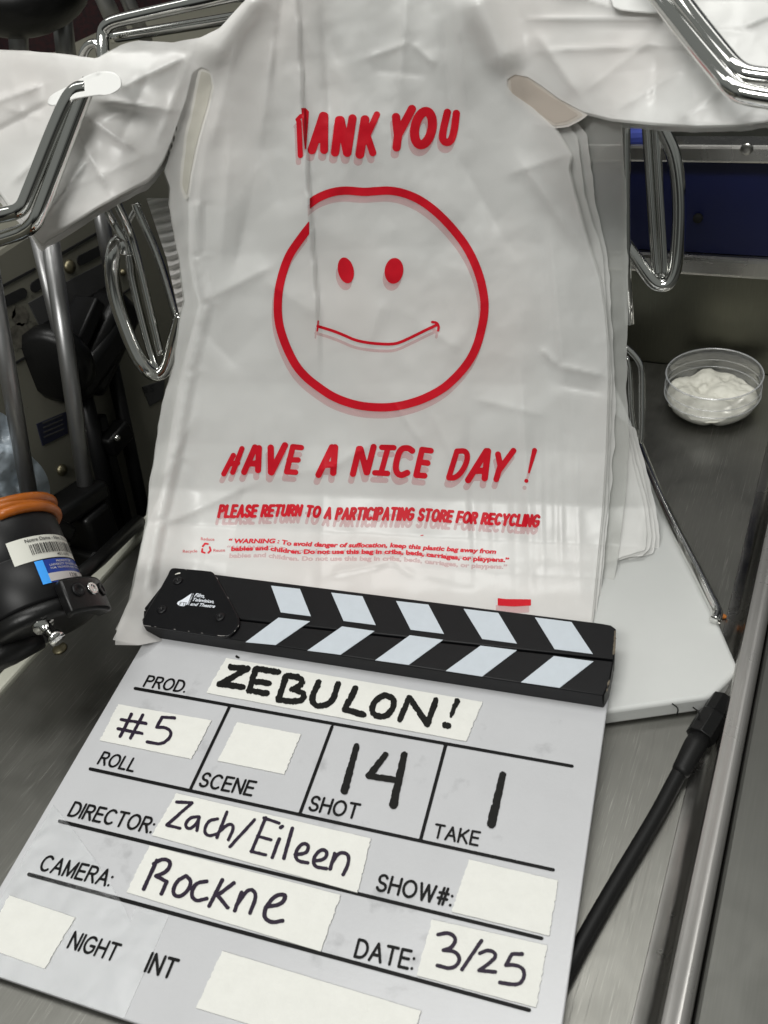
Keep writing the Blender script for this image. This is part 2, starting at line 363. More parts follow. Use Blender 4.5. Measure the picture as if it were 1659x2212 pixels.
M = dict(
    steel=steel('brushed_steel', (.205, .203, .186), .40), steel2=steel('counter_steel', (.13, .13, .12), .5, .3, 1.2), steel3=steel('splash_steel', (.15, .15, .12), .36, .3, 1.57),
    rim=steel('rim_steel', (.42, .41, .39), .27, .2, 0), chrome=mat('chrome', (.78, .78, .76), .06, 1.),
    tubing=mat('satin_aluminium', (.36, .36, .36), .36, .85, noise=.15, nscale=60),
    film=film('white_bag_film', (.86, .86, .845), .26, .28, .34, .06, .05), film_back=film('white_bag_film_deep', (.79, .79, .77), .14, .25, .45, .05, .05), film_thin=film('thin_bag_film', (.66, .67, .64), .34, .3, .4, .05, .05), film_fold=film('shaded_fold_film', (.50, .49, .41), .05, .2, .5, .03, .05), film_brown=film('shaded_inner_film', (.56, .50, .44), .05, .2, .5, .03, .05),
    red=mat('red_print', (.56, .006, .018), .5, spec=.2, noise=.15, nscale=90), red_thin=mat('red_fine_print', (.58, .02, .035), .5, spec=.2),
    acrylic=mat('acrylic_white', (.51, .515, .53), .26, spec=.35, noise=.06, nscale=25, bump=.05, bscale=500), black=mat('black_paint', (.005, .005, .006), .45, spec=.25, noise=.3, nscale=120),
    plate=mat('black_plate', (.004, .004, .005), .32, spec=.3, noise=.3, nscale=200), stripe=mat('pale_stripe', (.53, .58, .63), .45, noise=.06, nscale=150),
    worn=mat('worn_edge', (.16, .13, .09), .6, noise=.6, nscale=300),
    engrave=mat('black_engraving', (.004, .004, .004), .5, spec=.15), tape=mat('masking_tape', (.72, .72, .68), .7, noise=.05, nscale=120, bump=.5, bscale=170),
    marker=mat('black_marker', (.005, .005, .004), .55, spec=.2, noise=.5, nscale=400), pen=mat('purple_black_pen', (.022, .013, .030), .5, spec=.2, noise=.3, nscale=400),
    board=mat('cutting_board_plastic', (.57, .58, .565), .42, noise=.06, nscale=14), logo=mat('white_logo', (.72, .76, .82), .5),
    cord=mat('black_rubber', (.007, .007, .007), .5, spec=.25), blackp=mat('black_plastic', (.006, .006, .006), .36, spec=.3, bump=.1, bscale=400), blackm=mat('black_metal', (.007, .007, .0075), .42, 0, .25),
    beige=mat('beige_enamel', (.18, .175, .14), .5, noise=.14, nscale=9), darkslot=mat('dark_slot', (.006, .006, .006), .8), recess=mat('grey_recess', (.05, .05, .05), .6),
    blue=mat('blue_panel', (.0012, .005, .055), .45, noise=.15, nscale=30), floor=mat('dark_floor', (.035, .034, .03), .5, noise=.4, nscale=6),
    cloth=mat('dark_red_cloth', (.035, .006, .007), .9, noise=.8, nscale=160, dark=(.006, .004, .005)), orange=mat('orange_cable', (.42, .11, .008), .36, noise=.3, nscale=70),
    label=mat('white_label', (.62, .62, .56), .55), labelblue=mat('blue_label', (.008, .04, .28), .3), azure=mat('azure_flash_paint', (.05, .36, .95), .4), silver=mat('silver_label', (.55, .53, .52), .4, .2),
    print=mat('black_label_print', (.02, .02, .02), .6), paper=mat('white_paper', (.75, .75, .72), .7), bluecloth=mat('blue_fabric', (.03, .05, .28), .8, noise=.4, nscale=60),
    cream=mat('cream_paste', (.60, .59, .52), .5, bump=.3, bscale=160), cup_rim=clear('clear_plastic_rim', gloss=.5, rough=.08, white=.25), cup=clear('clear_plastic', gloss=.35, rough=.05, white=.09), bagblue=film('pale_blue_film', (.55, .64, .72), .2, .2), clear_tape=clear('clear_tape', gloss=.30, rough=.36, white=.22),
    brass=mat('brass', (.24, .215, .14), .45, 1.), sticker=mat('grey_sticker', (.16, .15, .12), .6, noise=.7, nscale=120), crumb=mat('orange_crumb', (.5, .16, .02), .6),
    yellowred=mat('red_cap', (.45, .03, .01), .5), strip=mat('ivory_edge_strip', (.52, .52, .44), .5),
)
M['flange'] = steel('worn_flange_steel', (.40, .39, .375), .30, .3, 0); M['flange'].node_tree.nodes['Principled BSDF'].inputs['Metallic'].default_value = .6
# the clear tape has a fine weave that catches the lamp
M['notice'] = mat('notice_blue', (.010, .012, .03), .5)
M['chip'] = mat('bare_edge', (.22, .21, .20), .5)
def weave(m):
    nt = m.node_tree; g = [n for n in nt.nodes if n.type == 'BSDF_GLOSSY'][0]; tc = nt.nodes.new('ShaderNodeTexCoord'); ck = nt.nodes.new('ShaderNodeTexNoise'); ck.inputs['Scale'].default_value = 40
    wv = nt.nodes.new('ShaderNodeTexChecker'); wv.inputs['Scale'].default_value = 900
    nt.links.new(tc.outputs['Object'], wv.inputs['Vector']); nt.links.new(tc.outputs['Object'], ck.inputs['Vector'])
    ad = nt.nodes.new('ShaderNodeMath'); ad.operation = 'MULTIPLY_ADD'; ad.inputs[1].default_value = 4; nt.links.new(ck.outputs['Fac'], ad.inputs[0]); nt.links.new(wv.outputs['Fac'], ad.inputs[2])
    bp = nt.nodes.new('ShaderNodeBump'); bp.inputs['Strength'].default_value = .5; bp.inputs['Distance'].default_value = .0008
    nt.links.new(ad.outputs[0], bp.inputs['Height']); nt.links.new(bp.outputs['Normal'], g.inputs['Normal'])
weave(M['clear_tape'])

# ------------------------------------------------------------------ setting
fl = obj('floor', [(-4, -3, -.9), (4, -3, -.9), (4, 5, -.9), (-4, 5, -.9)], [[0, 1, 2, 3]], M['floor'], smooth=False); fl['kind'] = 'structure'
TB = .644                                                         # back edge of the table
LX = -.431                                                        # left edge of the table
tb = thing('steel_table', 'scratched brushed steel work table under the clapperboard and cutting board', 'table', (-.2, .2, -.05))
obj('tabletop', *box(LX, -.0182, -.35, TB, -.03, 0), M['steel'], tb, smooth=False)
for nm, prof, mm in (('rim_cove', [(-.018, 0), (-.0135, .0008), (-.0095, .004), (-.0078, .010), (-.0072, .0155), (-.0065, .0166), (-.0065, -.03), (-.018, -.03)], M['rim']),
                     ('rim_flange', [(-.0064, .0167), (-.0058, .0172), (-.0045, .0176), (-.003, .0178), (-.0018, .0186), (0, .0192), (.002, .0186), (.0035, .016), (.0045, .012), (.0045, -.03), (-.0064, -.03)], M['flange'])):
    V = np.array([(x, y, z) for y in (-.35, TB) for x, z in prof]); n = len(prof)
    o = obj(nm, V, [[k, (k+1) % n, n+(k+1) % n, n+k] for k in range(n)]+[list(range(n))[::-1], list(range(n, 2*n))], mm, tb)
    o.data.set_sharp_from_angle(angle=math.radians(50))
obj('edge_strip', *box(LX-.012, LX-.001, -.35, TB, -.03, .004), M['strip'], tb, smooth=False, bevel=.002)
for px, py in ((130, 1402),):
    p = on_z(px, py, 0.); obj('screw', *lathe([(.005, .0003), (.005, .001), (.0035, .0017), (0, .0018)], p, n=20), M['brass'], tb)
ct = obj('steel_counter', *box(.0055, .7, -.35, TB, -.03, .011), M['steel2'], smooth=False, bevel=.002); tag(ct, 'dull grey steel counter beyond the raised rim, at the right edge', 'counter')
bs = thing('steel_backsplash', 'steel backsplash with bright ledge rising behind the table', 'backsplash', (0, TB, 0))
obj('splash_panel', *box(-.8, .7, TB+.001, TB+.02, -.03, .083), M['steel3'], bs, smooth=False)
obj('ledge', *box(-.8, .7, TB-.003, TB+.06, .0832, .099), M['rim'], bs, smooth=False, bevel=.003)
bc = thing('blue_cabinet', 'dark blue cabinet front with small black hole behind the steel ledge', 'cabinet', (0, TB+.06, .1))
obj('panel', *box(-.8, .7, TB+.004, TB+.03, .0995, .172), M['blue'], bc, smooth=False)
hp = on_y(1508., 470., TB+.0035); obj('hole', *lathe([(.0035, 0), (.0035, .002), (0, .002)], hp, axis=(0, -1, 0), n=16), M['darkslot'], bc)
sh = thing('steel_shelf', 'steel shelf lip with a rivet above the blue cabinet', 'shelf', (0, TB+.05, .18))
def sy(x, y): return on_y(float(x), float(y), TB-.010)[2]
z0, z1 = sy(1500, 353), sy(1500, 315)
obj('shelf_lip', *box(-.8, .7, TB-.010, TB+.010, z0, z1), M['rim'], sh, smooth=False, bevel=.002)
obj('shelf_top', *box(-.8, .7, TB+.0105, TB+.5, z1-.012, z1-.003), M['steel3'], sh, smooth=False)
obj('rivet', *lathe([(.0042, 0), (.0038, .0006), (.002, .0010), (0, .0011)], on_y(1613., 322., TB-.0102), axis=(0, -1, 0), n=18), M['rim'], sh)
bw = obj('steel_wall', *box(-.9, .8, TB+.5, TB+.53, .1, 1.2), mat('dark_wall_steel', (.03, .032, .034), .35, .6), smooth=False); tag(bw, 'dark metal wall panel behind the steel shelf', 'wall')
# things on the shelf
zs = z1-.003
def shelf_pt(x, y): return on_z(float(x), float(y), zs)
pq = [shelf_pt(*p) for p in ((1340, 268), (1400, 272), (1480, 290), (1452, 309), (1340, 284))]
cardo = obj('paper_card', *prism([p+np.array([0, 0, .016]) for p in pq], (0, 0, -.004)), M['paper'], smooth=False, bevel=.001); tag(cardo, 'white card lying on the shelf behind the chrome loop at right', 'card')
bq = [shelf_pt(*p) for p in ((1345, 286), (1400, 288), (1430, 318), (1345, 322))]
clo = obj('folded_cloth', *prism([p+np.array([0, 0, .0115]) for p in bq], (0, 0, -.011)), M['bluecloth'], smooth=False, bevel=.004); tag(clo, 'blue folded cloth under the white card on the shelf', 'cloth')
# dark background at upper left
cu_pts = []
X = np.linspace(-2.2, .1, 60); Z = np.linspace(-.9, 1.3, 3); V = [(x, 1.25+.025*math.sin(x*38)+.015*math.sin(x*87), z) for z in Z for x in X]
F = [[j*60+i, j*60+i+1, (j+1)*60+i+1, (j+1)*60+i] for j in range(2) for i in range(59)]
o = obj('dark_curtain', V, F, M['cloth']); tag(o, 'dark red and black cloth hanging far behind the rack at top left', 'curtain')

# beige appliance at the left
XC = -.53
ap = thing('beige_cabinet', 'grimy beige enamel cabinet with slots and stickers, left of the table', 'cabinet', (XC-.1, .5, -.9))
obj('side_panel', *box(XC-.4, XC, -.2, 1.1, -.9, .196), M['beige'], ap, smooth=False, bevel=.004)
def onc(x, y, off=.0015): return on_x(float(x), float(y), XC+off)
def quad(name, pts, m, off, th, par, lab=None):
    o = obj(name, *prism([onc(*p, off) for p in pts], (-th, 0, 0)), m, par, smooth=False)
    if lab: o['label'] = lab
    return o
quad('recess', ((62, 655), (140, 611), (236, 561), (238, 622), (150, 672), (88, 708)), M['recess'], .0010, .002, ap)
quad('recess_slot', ((95, 697), (150, 664), (238, 612), (239, 618), (150, 671), (89, 707)), M['darkslot'], .0018, .0005, ap)
quad('groove', ((3, 617), (76, 578), (78, 583), (3, 623)), M['darkslot'], .001, .002, ap)
quad('groove', ((125, 550), (212, 500), (213, 505), (127, 556)), M['darkslot'], .001, .002, ap)
quad('groove', ((34, 782), (120, 732), (285, 620), (286, 623), (121, 736), (35, 787)), M['darkslot'], .001, .002, ap)
for a, b in (((12, 651), (48, 633)), ((73, 620), (84, 612)), ((173, 562), (215, 541))):
    pa, pb = onc(*a, 0), onc(*b, 0); d = _n(pb-pa); w = np.cross((1, 0, 0), d); pts = []
    for k in range(16):
        t = math.pi/2+math.pi*k/7 if k < 8 else -math.pi/2+math.pi*(k-8)/7
        c0 = pa if k < 8 else pb
        pts.append(c0+.0038*(math.cos(t)*d+math.sin(t)*w)+np.array([.001, 0, 0]))
    obj('slot', *prism(pts, (-.002, 0, 0)), M['darkslot'], ap, smooth=False)
for px, py, r in ((150, 576, .0055), (133, 1015, .005), (264, 588, .003)):
    obj('screw', *lathe([(r, -.001), (r, .001), (r*.7, .003), (0, .0038)], onc(px, py, .0), axis=(1, 0, 0), n=18), M['brass'], ap)
for px, py, r in ((44, 682, .0075), (45, 724, .0095), (20, 672, .006)):
    V, F = ink([([(0, 0)], 2*r*1e4)], st=r*1e4/9, rough=r*1e4*.22); c = onc(px, py, .0006)
    obj('sticker', [c+np.array([0, v[0], v[1]])*1e-4 for v in V], F, M['sticker'], ap, smooth=False)
quad('notice_label', ((80, 916), (143, 890), (147, 936), (93, 963)), M['notice'], .0012, .001, ap, 'dark blue notice label')
for k in range(4):
    y0 = 912+k*10; quad('label_text', ((92+k, y0+1), (135+k, y0-17), (135+k, y0-14), (93+k, y0+4)), M['recess'], .0016, .0003, ap)
quad('paper_label', ((308, 836), (356, 820), (352, 860), (324, 877)), M['recess'], .0010, .001, ap, 'grey maintenance label with faint writing')
V, F = ink([([(312, 848), (310, 838), (317, 838), (318, 842), (312, 844), (320, 848)], 1.8), ([(333, 832), (326, 834), (325, 838), (331, 840), (331, 845), (324, 846)], 1.8)], st=.7)
obj('label_writing', [onc(v[0], v[1], .0016) for v in V], F, M['print'], ap, smooth=False)
for gx, gy, gr in ((80, 630, 6), (92, 622, 4), (70, 640, 5), (74, 700, 7), (66, 695, 5), (30, 640, 3), (196, 668, 2.4), (174, 690, 2.4), (73, 730, 4), (35, 757, 6), (128, 800, 4), (60, 880, 3)):
    V, F = ink([([(gx, gy)], gr)], st=.7, rough=gr*.35)
    if len(F): obj('grime_spot', [onc(v[0], v[1], .0005) for v in V], F, M['sticker'], ap, smooth=False)

# ------------------------------------------------------------------ tripods left of the table
XT = -.485
def pole(name, a, b, wpx, m, par, X=XT, X2=None):
    pa = on_x(float(a[0]), float(a[1]), X); pb = on_x(float(b[0]), float(b[1]), X if X2 is None else X2)
    d = np.linalg.norm((pa+pb)/2-CAM); r = wpx/2/FPX*d
    return obj(name, *tube([pa, pb], r, 20), m, par)
def ell(c, rx, ry, rz, n=20, m=12, warp=None):
    V = []; F = []
    for i in range(m+1):
        p = math.pi*i/m
        for j in range(n):
            t = 2*math.pi*j/n; V.append((c[0]+rx*math.sin(p)*math.cos(t), c[1]+ry*math.sin(p)*math.sin(t), c[2]+rz*math.cos(p)))
    for i in range(m):
        for j in range(n): F.append([i*n+j, (i+1)*n+j, (i+1)*n+(j+1) % n, i*n+(j+1) % n])
    return np.array(V), F
def block(px, py, X, sx, sy, sz, rot=0.):
    c = on_x(float(px), float(py), X); V, F = box(-sx, sx, -sy, sy, -sz, sz)
    cr, sr = math.cos(rot), math.sin(rot); V = V@np.array([[1, 0, 0], [0, cr, sr], [0, -sr, cr]])
    return V+c, F
t1 = thing('silver_tripod', 'silver tube tripod legs in black clamps, standing left of the table', 'tripod', on_x(120., 1150., XT)*np.array([1, 1, 0])+np.array([0, 0, -.9]))
pole('leg', (102, 470), (195, 1120), 34, M['tubing'], t1)
pole('leg', (-52, 400), (66, 1085), 34, M['tubing'], t1)
pole('leg', (72, 480), (170, 900), 26, M['tubing'], t1, XT-.02)
pole('leg', (203, 380), (250, 640), 30, M['tubing'], t1, XT-.02)
obj('leg_clamp', *join([block(120, 1110, XT, .014, .045, .008, -.2), block(195, 1140, XT, .016, .014, .020, -.1)]), M['blackp'], t1, bevel=.004)
obj('leg_clamp', *block(205, 1195, XT, .016, .016, .012, -.1), M['blackp'], t1, bevel=.004)
obj('clamp_lever', *block(100, 1130, XT+.012, .006, .007, .026, .5), M['blackm'], t1, bevel=.003)
pole('lower_leg', (196, 1150), (204, 1178), 22, M['tubing'], t1)
t2 = thing('black_tripod', 'folded black tripod with round fluid head in the shadow behind silver legs', 'tripod', on_x(250., 1100., XT-.02)*np.array([1, 1, 0])+np.array([0, 0, -.9]))
c = on_x(118., 785., XT-.032); obj('pan_head', *lathe([(0, -.012), (.026, -.012), (.030, -.006), (.030, .006), (.024, .010), (0, .011)], c, axis=(.25, -.96, .1), n=30), M['blackp'], t2)
obj('tilt_block', *join([block(215, 740, XT-.032, .016, .042, .017, .45), block(200, 775, XT-.028, .014, .035, .013, .25)]), M['blackp'], t2, bevel=.007)
obj('quick_plate', *block(172, 700, XT-.028, .012, .022, .006, .5), M['blackm'], t2, bevel=.002)
obj('release_button', *ell(on_x(244., 699., XT-.02), .004, .004, .005), M['yellowred'], t2)
pole('leg', (165, 780), (262, 1200), 33, M['blackm'], t2, XT-.035)
pole('leg', (238, 770), (325, 1180), 28, M['blackm'], t2, XT-.035)
pole('leg', (215, 900), (300, 1230), 26, M['cord'], t2, XT-.038)
obj('leg_collar', *block(250, 945, XT-.028, .008, .014, .009, .1), M['blackp'], t2, bevel=.003)
obj('collar_screw', *ell(on_x(253., 946., XT-.018), .003, .003, .003), M['chrome'], t2)
t3 = thing('grey_tripod', 'grey tube tripod legs under a black head, in the dark top left corner', 'tripod', (-.75, .7, -.9))
for a, b, w in (((30, -60), (46, 180), 34), ((125, -40), (150, 180), 36)): pole('leg', a, b, w, M['tubing'], t3, -.62)
pole('leg', (190, -80), (262, 80), 32, M['tubing'], t3, -.66); pole('leg', (240, -80), (316, 90), 26, M['tubing'], t3, -.66)
c = on_x(55., -10., -.60); obj('tripod_head', *ell(c, .05, .05, .028), M['blackp'], t3)
# pale crumpled plastic behind the silver legs
X, Y = grid(-40, 870, 118, 1110, 8)
S = poly_sdf(X, Y, smooth_line([(-40, 880), (10, 890), (40, 930), (60, 980), (95, 1010), (112, 1060), (100, 1110), (-40, 1110)], 2, True)); V, F = march(S, X[0, 0], Y[0, 0], 8)
o = obj('plastic_sheet', np.array([on_x(v[0], v[1], XT-.012+.018*fbm(v[0]/40, v[1]/40)) for v in V]), F, M['bagblue']); tag(o, 'pale blue crumpled plastic behind the silver tripod legs', 'plastic sheet')

# black cylinder with orange cable
cb, ctp = at_dist(84., 1334., .560), at_dist(2., 1128., .580)
ax = _n(ctp-cb); LC = np.linalg.norm(ctp-cb); RC = .0305
lt = thing('black_motor_housing', 'black cylinder with barcode and blue labels at the left table edge', 'light housing', cb)
obj('body', *lathe([(RC*.97, 0), (RC, .002), (RC, .0295), (RC*.99, .0298), (RC*.99, .0304), (RC, .0307), (RC, LC-.003), (RC*.95, LC)], cb, ax, 64), M['blackm'], lt)
# cylinder coordinates facing the camera
ref = _n(CAM-cb); ref = _n(ref-ax*(ref@ax)); tan_ = np.cross(ax, ref)
def cyl(th, z, r=RC+.0003): return cb+ax*z+r*(math.cos(th)*ref+math.sin(th)*tan_)
def cyl_hit(px, py):
    r = _n(ray(float(px), float(py))); o_ = CAM-cb; rp = r-ax*(r@ax); op = o_-ax*(o_@ax)
    a, b, c_ = rp@rp, 2*rp@op, op@op-RC*RC; D = max(b*b-4*a*c_, 0); t = (-b-math.sqrt(D))/(2*a); p = CAM+r*t-cb
    return math.atan2(p@tan_, p@ref), p@ax
def wrap_rect(name, th0, th1, z0, z1, m, par, r=RC+.0003, n=20):
    V = [cyl(th0+(th1-th0)*k/n, z, r) for k in range(n+1) for z in (z0, z1)]
    F = [[2*k, 2*k+2, 2*k+3, 2*k+1] for k in range(n)]
    return obj(name, V, F, m, par)
def wrap_text(name, s, th0, th1, zc, h, m, par, r=RC+.0008):
    V, F = text2d(s, .01); V = V-V.min(0); V = V/np.array([V[:, 0].max(), V[:, 1].max()])
    return obj(name, [cyl(th0+(th1-th0)*v[0], zc+(v[1]-.5)*h, r) for v in V], F, m, par, smooth=False)
a1, z1_ = cyl_hit(22, 1200); a2, _ = cyl_hit(143, 1160)
a0 = a1; aE = a0+2.02 if a2 > a0 else a0-2.02
sgn = 1 if a2 > a0 else -1
zt, zb_ = z1_+.0075, z1_-.0075
lab = wrap_rect('barcode_label', a0, a0+sgn*1.75, zb_, zt, M['label'], lt)
wrap_text('label_text', 'Notre Dame - Film, TV & Theatre', a0+sgn*.32, a0+sgn*1.70, zt-.0025, .0026, M['print'], lab)
wrap_text('label_number', '4011092', a0+sgn*.85, a0+sgn*1.2, zb_+.0018, .0018, M['print'], lab)
Vb = []; th = .36
while th < 1.66:
    w = random.choice((.012, .018, .03)); Vb.append((th, w)); th += w+random.choice((.012, .02, .028))
parts = []
for th, w in Vb:
    parts.append(([cyl(a0+sgn*th, zb_+.0035, RC+.0008), cyl(a0+sgn*(th+w), zb_+.0035, RC+.0008), cyl(a0+sgn*(th+w), zt-.005, RC+.0008), cyl(a0+sgn*th, zt-.005, RC+.0008)], [[0, 1, 2, 3]]))
obj('barcode', *join(parts), M['print'], lab, smooth=False)
b1, zB = cyl_hit(80, 1232); b0 = b1
zB0, zB1 = zB-.0095, min(zB+.008, zb_-.0008)
lab2 = wrap_rect('property_label', b0, b0+sgn*1.35, zB0, zB1, M['labelblue'], lt)
wrap_rect('azure_flash', b0, b0+sgn*.16, zB0, zB1, M['azure'], lab2, RC+.0007)  # flash thrown back by the label, put into its colour
wrap_rect('silver_band', b0+sgn*.16, b0+sgn*1.35, zB0+.0008, zB0+.0058, M['silver'], lab2, RC+.0007)
for k, s in enumerate(('PROPERTY OF', 'UNIVERSITY OF NOTRE DAME', 'FILM, TELEVISION AND THEATRE')):
    wrap_text('label_text', s, b0+sgn*(.42 if k == 0 else .25), b0+sgn*(.8 if k == 0 else 1.1), zB1-.0019-.0021*k, .0014, M['silver'], lab2)
wrap_text('label_number', '1230', b0+sgn*.62, b0+sgn*.85, zB0+.0033, .0026, M['print'], lab2)
obj('base_plate', *lathe([(RC*.8, -.010), (RC*1.0, -.009), (RC*1.04, -.006), (RC*1.04, -.0015), (RC*1.0, -.0003), (0, -.0003)], cb, ax, 48), M['blackp'], lt)
th_c, z_c = cyl_hit(150, 1290)
bl = []; 
def cylbox(th0, th1, z0, z1, r0, r1, n=6):
    V = []
    for k in range(n+1):
        t = th0+(th1-th0)*k/n
        for r, z in ((r0, z0), (r1, z0), (r1, z1), (r0, z1)): V.append(cyl(t, z, r))
    F = [[4*k+j, 4*k+(j+1) % 4, 4*(k+1)+(j+1) % 4, 4*(k+1)+j] for k in range(n) for j in range(4)]+[[3, 2, 1, 0], [4*n+j for j in range(4)]]
    if sgn > 0: pass
    return np.array(V), F
obj('clamp_block', *cylbox(th_c-sgn*.25, th_c+sgn*.72, z_c-.013, z_c+.009, RC+.0004, RC+.010), M['blackp'], lt, bevel=.002)
for k in range(3):
    t = th_c+sgn*(-.02+.27*k); d_ = math.cos(t)*ref+math.sin(t)*tan_
    obj('clamp_screw', *lathe([(.0042, 0), (.0042, .0006), (.0022, .0008), (.002, .0003), (0, .0003)], cyl(t, z_c, RC+.0102), d_, 16), M['chrome' if k == 1 else 'blackm'], lt)
kb = at_dist(95., 1352., .535); kd = _n(at_dist(128., 1385., .525)-kb)
obj('locking_bolt', *lathe([(.0062, -.004), (.0062, 0), (.0036, .0004), (.0034, .010), (.0046, .0104), (.0046, .014), (0, .0143)], kb, kd, 12), M['chrome'], lt)
obj('support_arm', *tube([at_dist(150., 1262., .59), at_dist(215., 1208., .63), at_dist(300., 1126., .69)], .0052, 16), M['blackp'], lt)
obj('support_arm', *tube([at_dist(-60., 1440., .56), at_dist(20., 1405., .56), at_dist(80., 1372., .565)], .009, 16), M['blackp'], lt)
cc = thing('orange_cable', 'glossy orange cable coiled round the top of the black cylinder', 'cable', cb+ax*LC)
pts = []
for k in range(124):
    t = 2*math.pi*k/44; pts.append(cb+ax*(LC-.0075+.0036*k/44+.0006*math.sin(t*2.3))+(RC+.0005+.0008*math.sin(k*.21))*(math.cos(t)*ref+math.sin(t)*tan_))
obj('cable_coil', *tube(pts, .0032, 12), M['orange'], cc)

# ------------------------------------------------------------------ cutting board
ZB = .013
A_, B_, C_, D_ = [on_z(float(x), float(y), ZB) for x, y in ((1319, 1536), (1538, 1505), (1597, 1446), (1440, 1085))]
e1 = _n(A_-B_); e2 = np.array([-e1[1], e1[0], 0]); e2 = e2 if e2@(D_-C_) > 0 else -e2
e2 = _n(D_-C_)
pts = [B_+e1*.215, B_, C_, C_+e2*.29, B_+e1*.215+e2*.30]
pts2 = []
for k, p in enumerate(pts):
    a, b = pts[k-1], pts[(k+1) % len(pts)]; r = min(.005, .30*np.linalg.norm(a-p), .30*np.linalg.norm(b-p))
    u, w = _n(a-p), _n(b-p)
    for t in np.linspace(0, 1, 6): pts2.append((p+u*r)*(1-t)**2+p*2*t*(1-t)+(p+w*r)*t*t)
o = obj('cutting_board', *prism(pts2, (0, 0, -ZB+.0004)), M['board'], bevel=.0022, seg=3); tag(o, 'thick white plastic cutting board on the steel table under the bag rack', 'cutting board')

# ------------------------------------------------------------------ clapperboard
nS = R@_n((-.1707, -.7081, -.6845)); pS = on_z(160., 2165., .0085)
def sl(x, y, off=0.):
    r = ray(np.asarray(x, float), np.asarray(y, float)); t = ((pS-CAM)@nS+off)/(r@nS); return CAM+r*t[..., None]
def slp(pts, off=0.): return [sl(p[0], p[1], off) for p in pts]
cl = thing('clapperboard', 'white film clapperboard with black striped clapsticks and taped handwritten notes', 'clapperboard', sl(650, 1900)*np.array([1, 1, 0]))
obj('slate_board', *prism(slp([(322, 1366), (1316, 1500), (1173, 2507), (-96, 2078)]), -nS*.0042), M['acrylic'], cl, bevel=.0006)
ST = .0125
def side(px, py, off): return sl(px, py, off)
low = slp([(310, 1318), (1326, 1428), (1316, 1480), (1304, 1502), (309, 1351)], ST)
upp = slp([(377, 1229), (1298, 1346), (1320, 1350), (1331, 1358), (1327, 1424), (310.5, 1314.5)], ST)
lo_ = obj('lower_clapstick', *prism(low, -nS*(ST-.0002)), M['black'], cl, bevel=.0008)
up_ = obj('upper_clapstick', *prism(upp, -nS*(ST+.0002)), M['black'], cl, bevel=.0008)
def crop(s, ox, oy): return lambda pts: [(ox+p[0]/s, oy+p[1]/s) for p in pts]
k2 = crop(2., 553, 1106)
ups = [[(65, 318), (190, 332), (237, 450), (107, 433)], [(325, 348), (460, 364), (517, 488), (378, 470)], [(605, 384), (745, 400), (812, 526), (668, 508)], [(897, 418), (1047, 436), (1127, 568), (977, 548)], [(1205, 455), (1363, 475), (1455, 613), (1290, 592)]]
los = [[(97, 456), (233, 472), (85, 574), (-45, 562)], [(372, 494), (512, 514), (365, 616), (222, 598)], [(665, 532), (808, 552), (660, 660), (515, 640)], [(970, 577), (1127, 597), (977, 710), (820, 686)], [(1287, 622), (1458, 645), (1312, 759), (1145, 735)]]
for q in ups: obj('white_stripe', *prism(slp(k2(q), ST+.0004), -nS*.0003), M['stripe'], up_, smooth=False)
for q in los: obj('white_stripe', *prism(slp(k2(q), ST+.0004), -nS*.0003), M['stripe'], lo_, smooth=False)
V, F = ink([(smooth_line([(1331, 1360), (1330, 1385), (1327, 1412)], 1), (1, 4)), ([(1318, 1470), (1312, 1495)], 2.2)], st=.8, rough=3)
obj('worn_paint', [sl(v[0]-2, v[1], ST+.0005) for v in V], F, M['worn'], lo_, smooth=False)
k6 = crop(6., 304.2, 1216.6)
pl = smooth_line(k6([(400, 62), (440, 58), (480, 62), (900, 98), (940, 118), (968, 160), (990, 200), (1250, 660), (1282, 740), (1272, 810), (1225, 880), (1150, 940), (1060, 952), (980, 942), (80, 808), (28, 800), (18, 745), (30, 700), (340, 165), (370, 90)]), 1, True)
pt = obj('hinge_plate', *prism(slp(pl, ST+.0022), -nS*.0018), M['plate'], cl, bevel=.0006)
for c_ in ((480, 230), (270, 605), (1025, 700)):
    q = k6([c_])[0]; p = sl(q[0], q[1], ST+.0022)
    obj('rivet', *lathe([(.0034, 0), (.0032, .0007), (.0018, .0009), (.0012, .0009), (.0010, .0001), (0, .0001)], p, nS, 20), M['black'], pt)
V, F = ink([], st=.35, polys=[k6([(662, 388), (607, 530), (560, 558), (500, 552), (468, 525), (480, 500), (540, 470)])])
obj('logo_mark', [sl(v[0], v[1], ST+.0025) for v in V], F, M['logo'], pt, smooth=False)
# letters FTT cut dark into the mark
V, F = ink([(k6(s), .9) for s in ([(500, 545), (512, 505), (535, 508)], [(505, 525), (525, 527)], [(545, 505), (570, 510)], [(560, 508), (548, 550)], [(575, 510), (600, 515)], [(588, 512), (572, 550)])], st=.3)
obj('logo_letters', [sl(v[0], v[1], ST+.0028) for v in V], F, M['plate'], pt, smooth=False)
def plane_text(name, s, a, b, off, m, par, bold=.006, h=None, shear=0., spacing=1.):
    """text on the slate plane, its baseline from picture point a to b"""
    V, F = text2d(s, bold, shear, spacing); V = V-np.array([V[:, 0].min(), 0]); L = V[:, 0].max()
    pa, pb = sl(*a, off), sl(*b, off); u = pb-pa; ln = np.linalg.norm(u); u = u/ln; w = np.cross(nS, u); k = ln/L; kv = k if h is None else h
    return obj(name, [pa+u*v[0]*k+w*v[1]*kv for v in V], F, m, par, smooth=False)
plane_text('logo_text', 'Film,', k6([(688, 432)])[0], k6([(822, 448)])[0], ST+.0025, M['logo'], pt, .02, shear=.2)
plane_text('logo_text', 'Television,', k6([(664, 488)])[0], k6([(945, 518)])[0], ST+.0025, M['logo'], pt, .02, shear=.2)
plane_text('logo_text', 'and Theatre', k6([(636, 545)])[0], k6([(955, 578)])[0], ST+.0025, M['logo'], pt, .02, shear=.2)
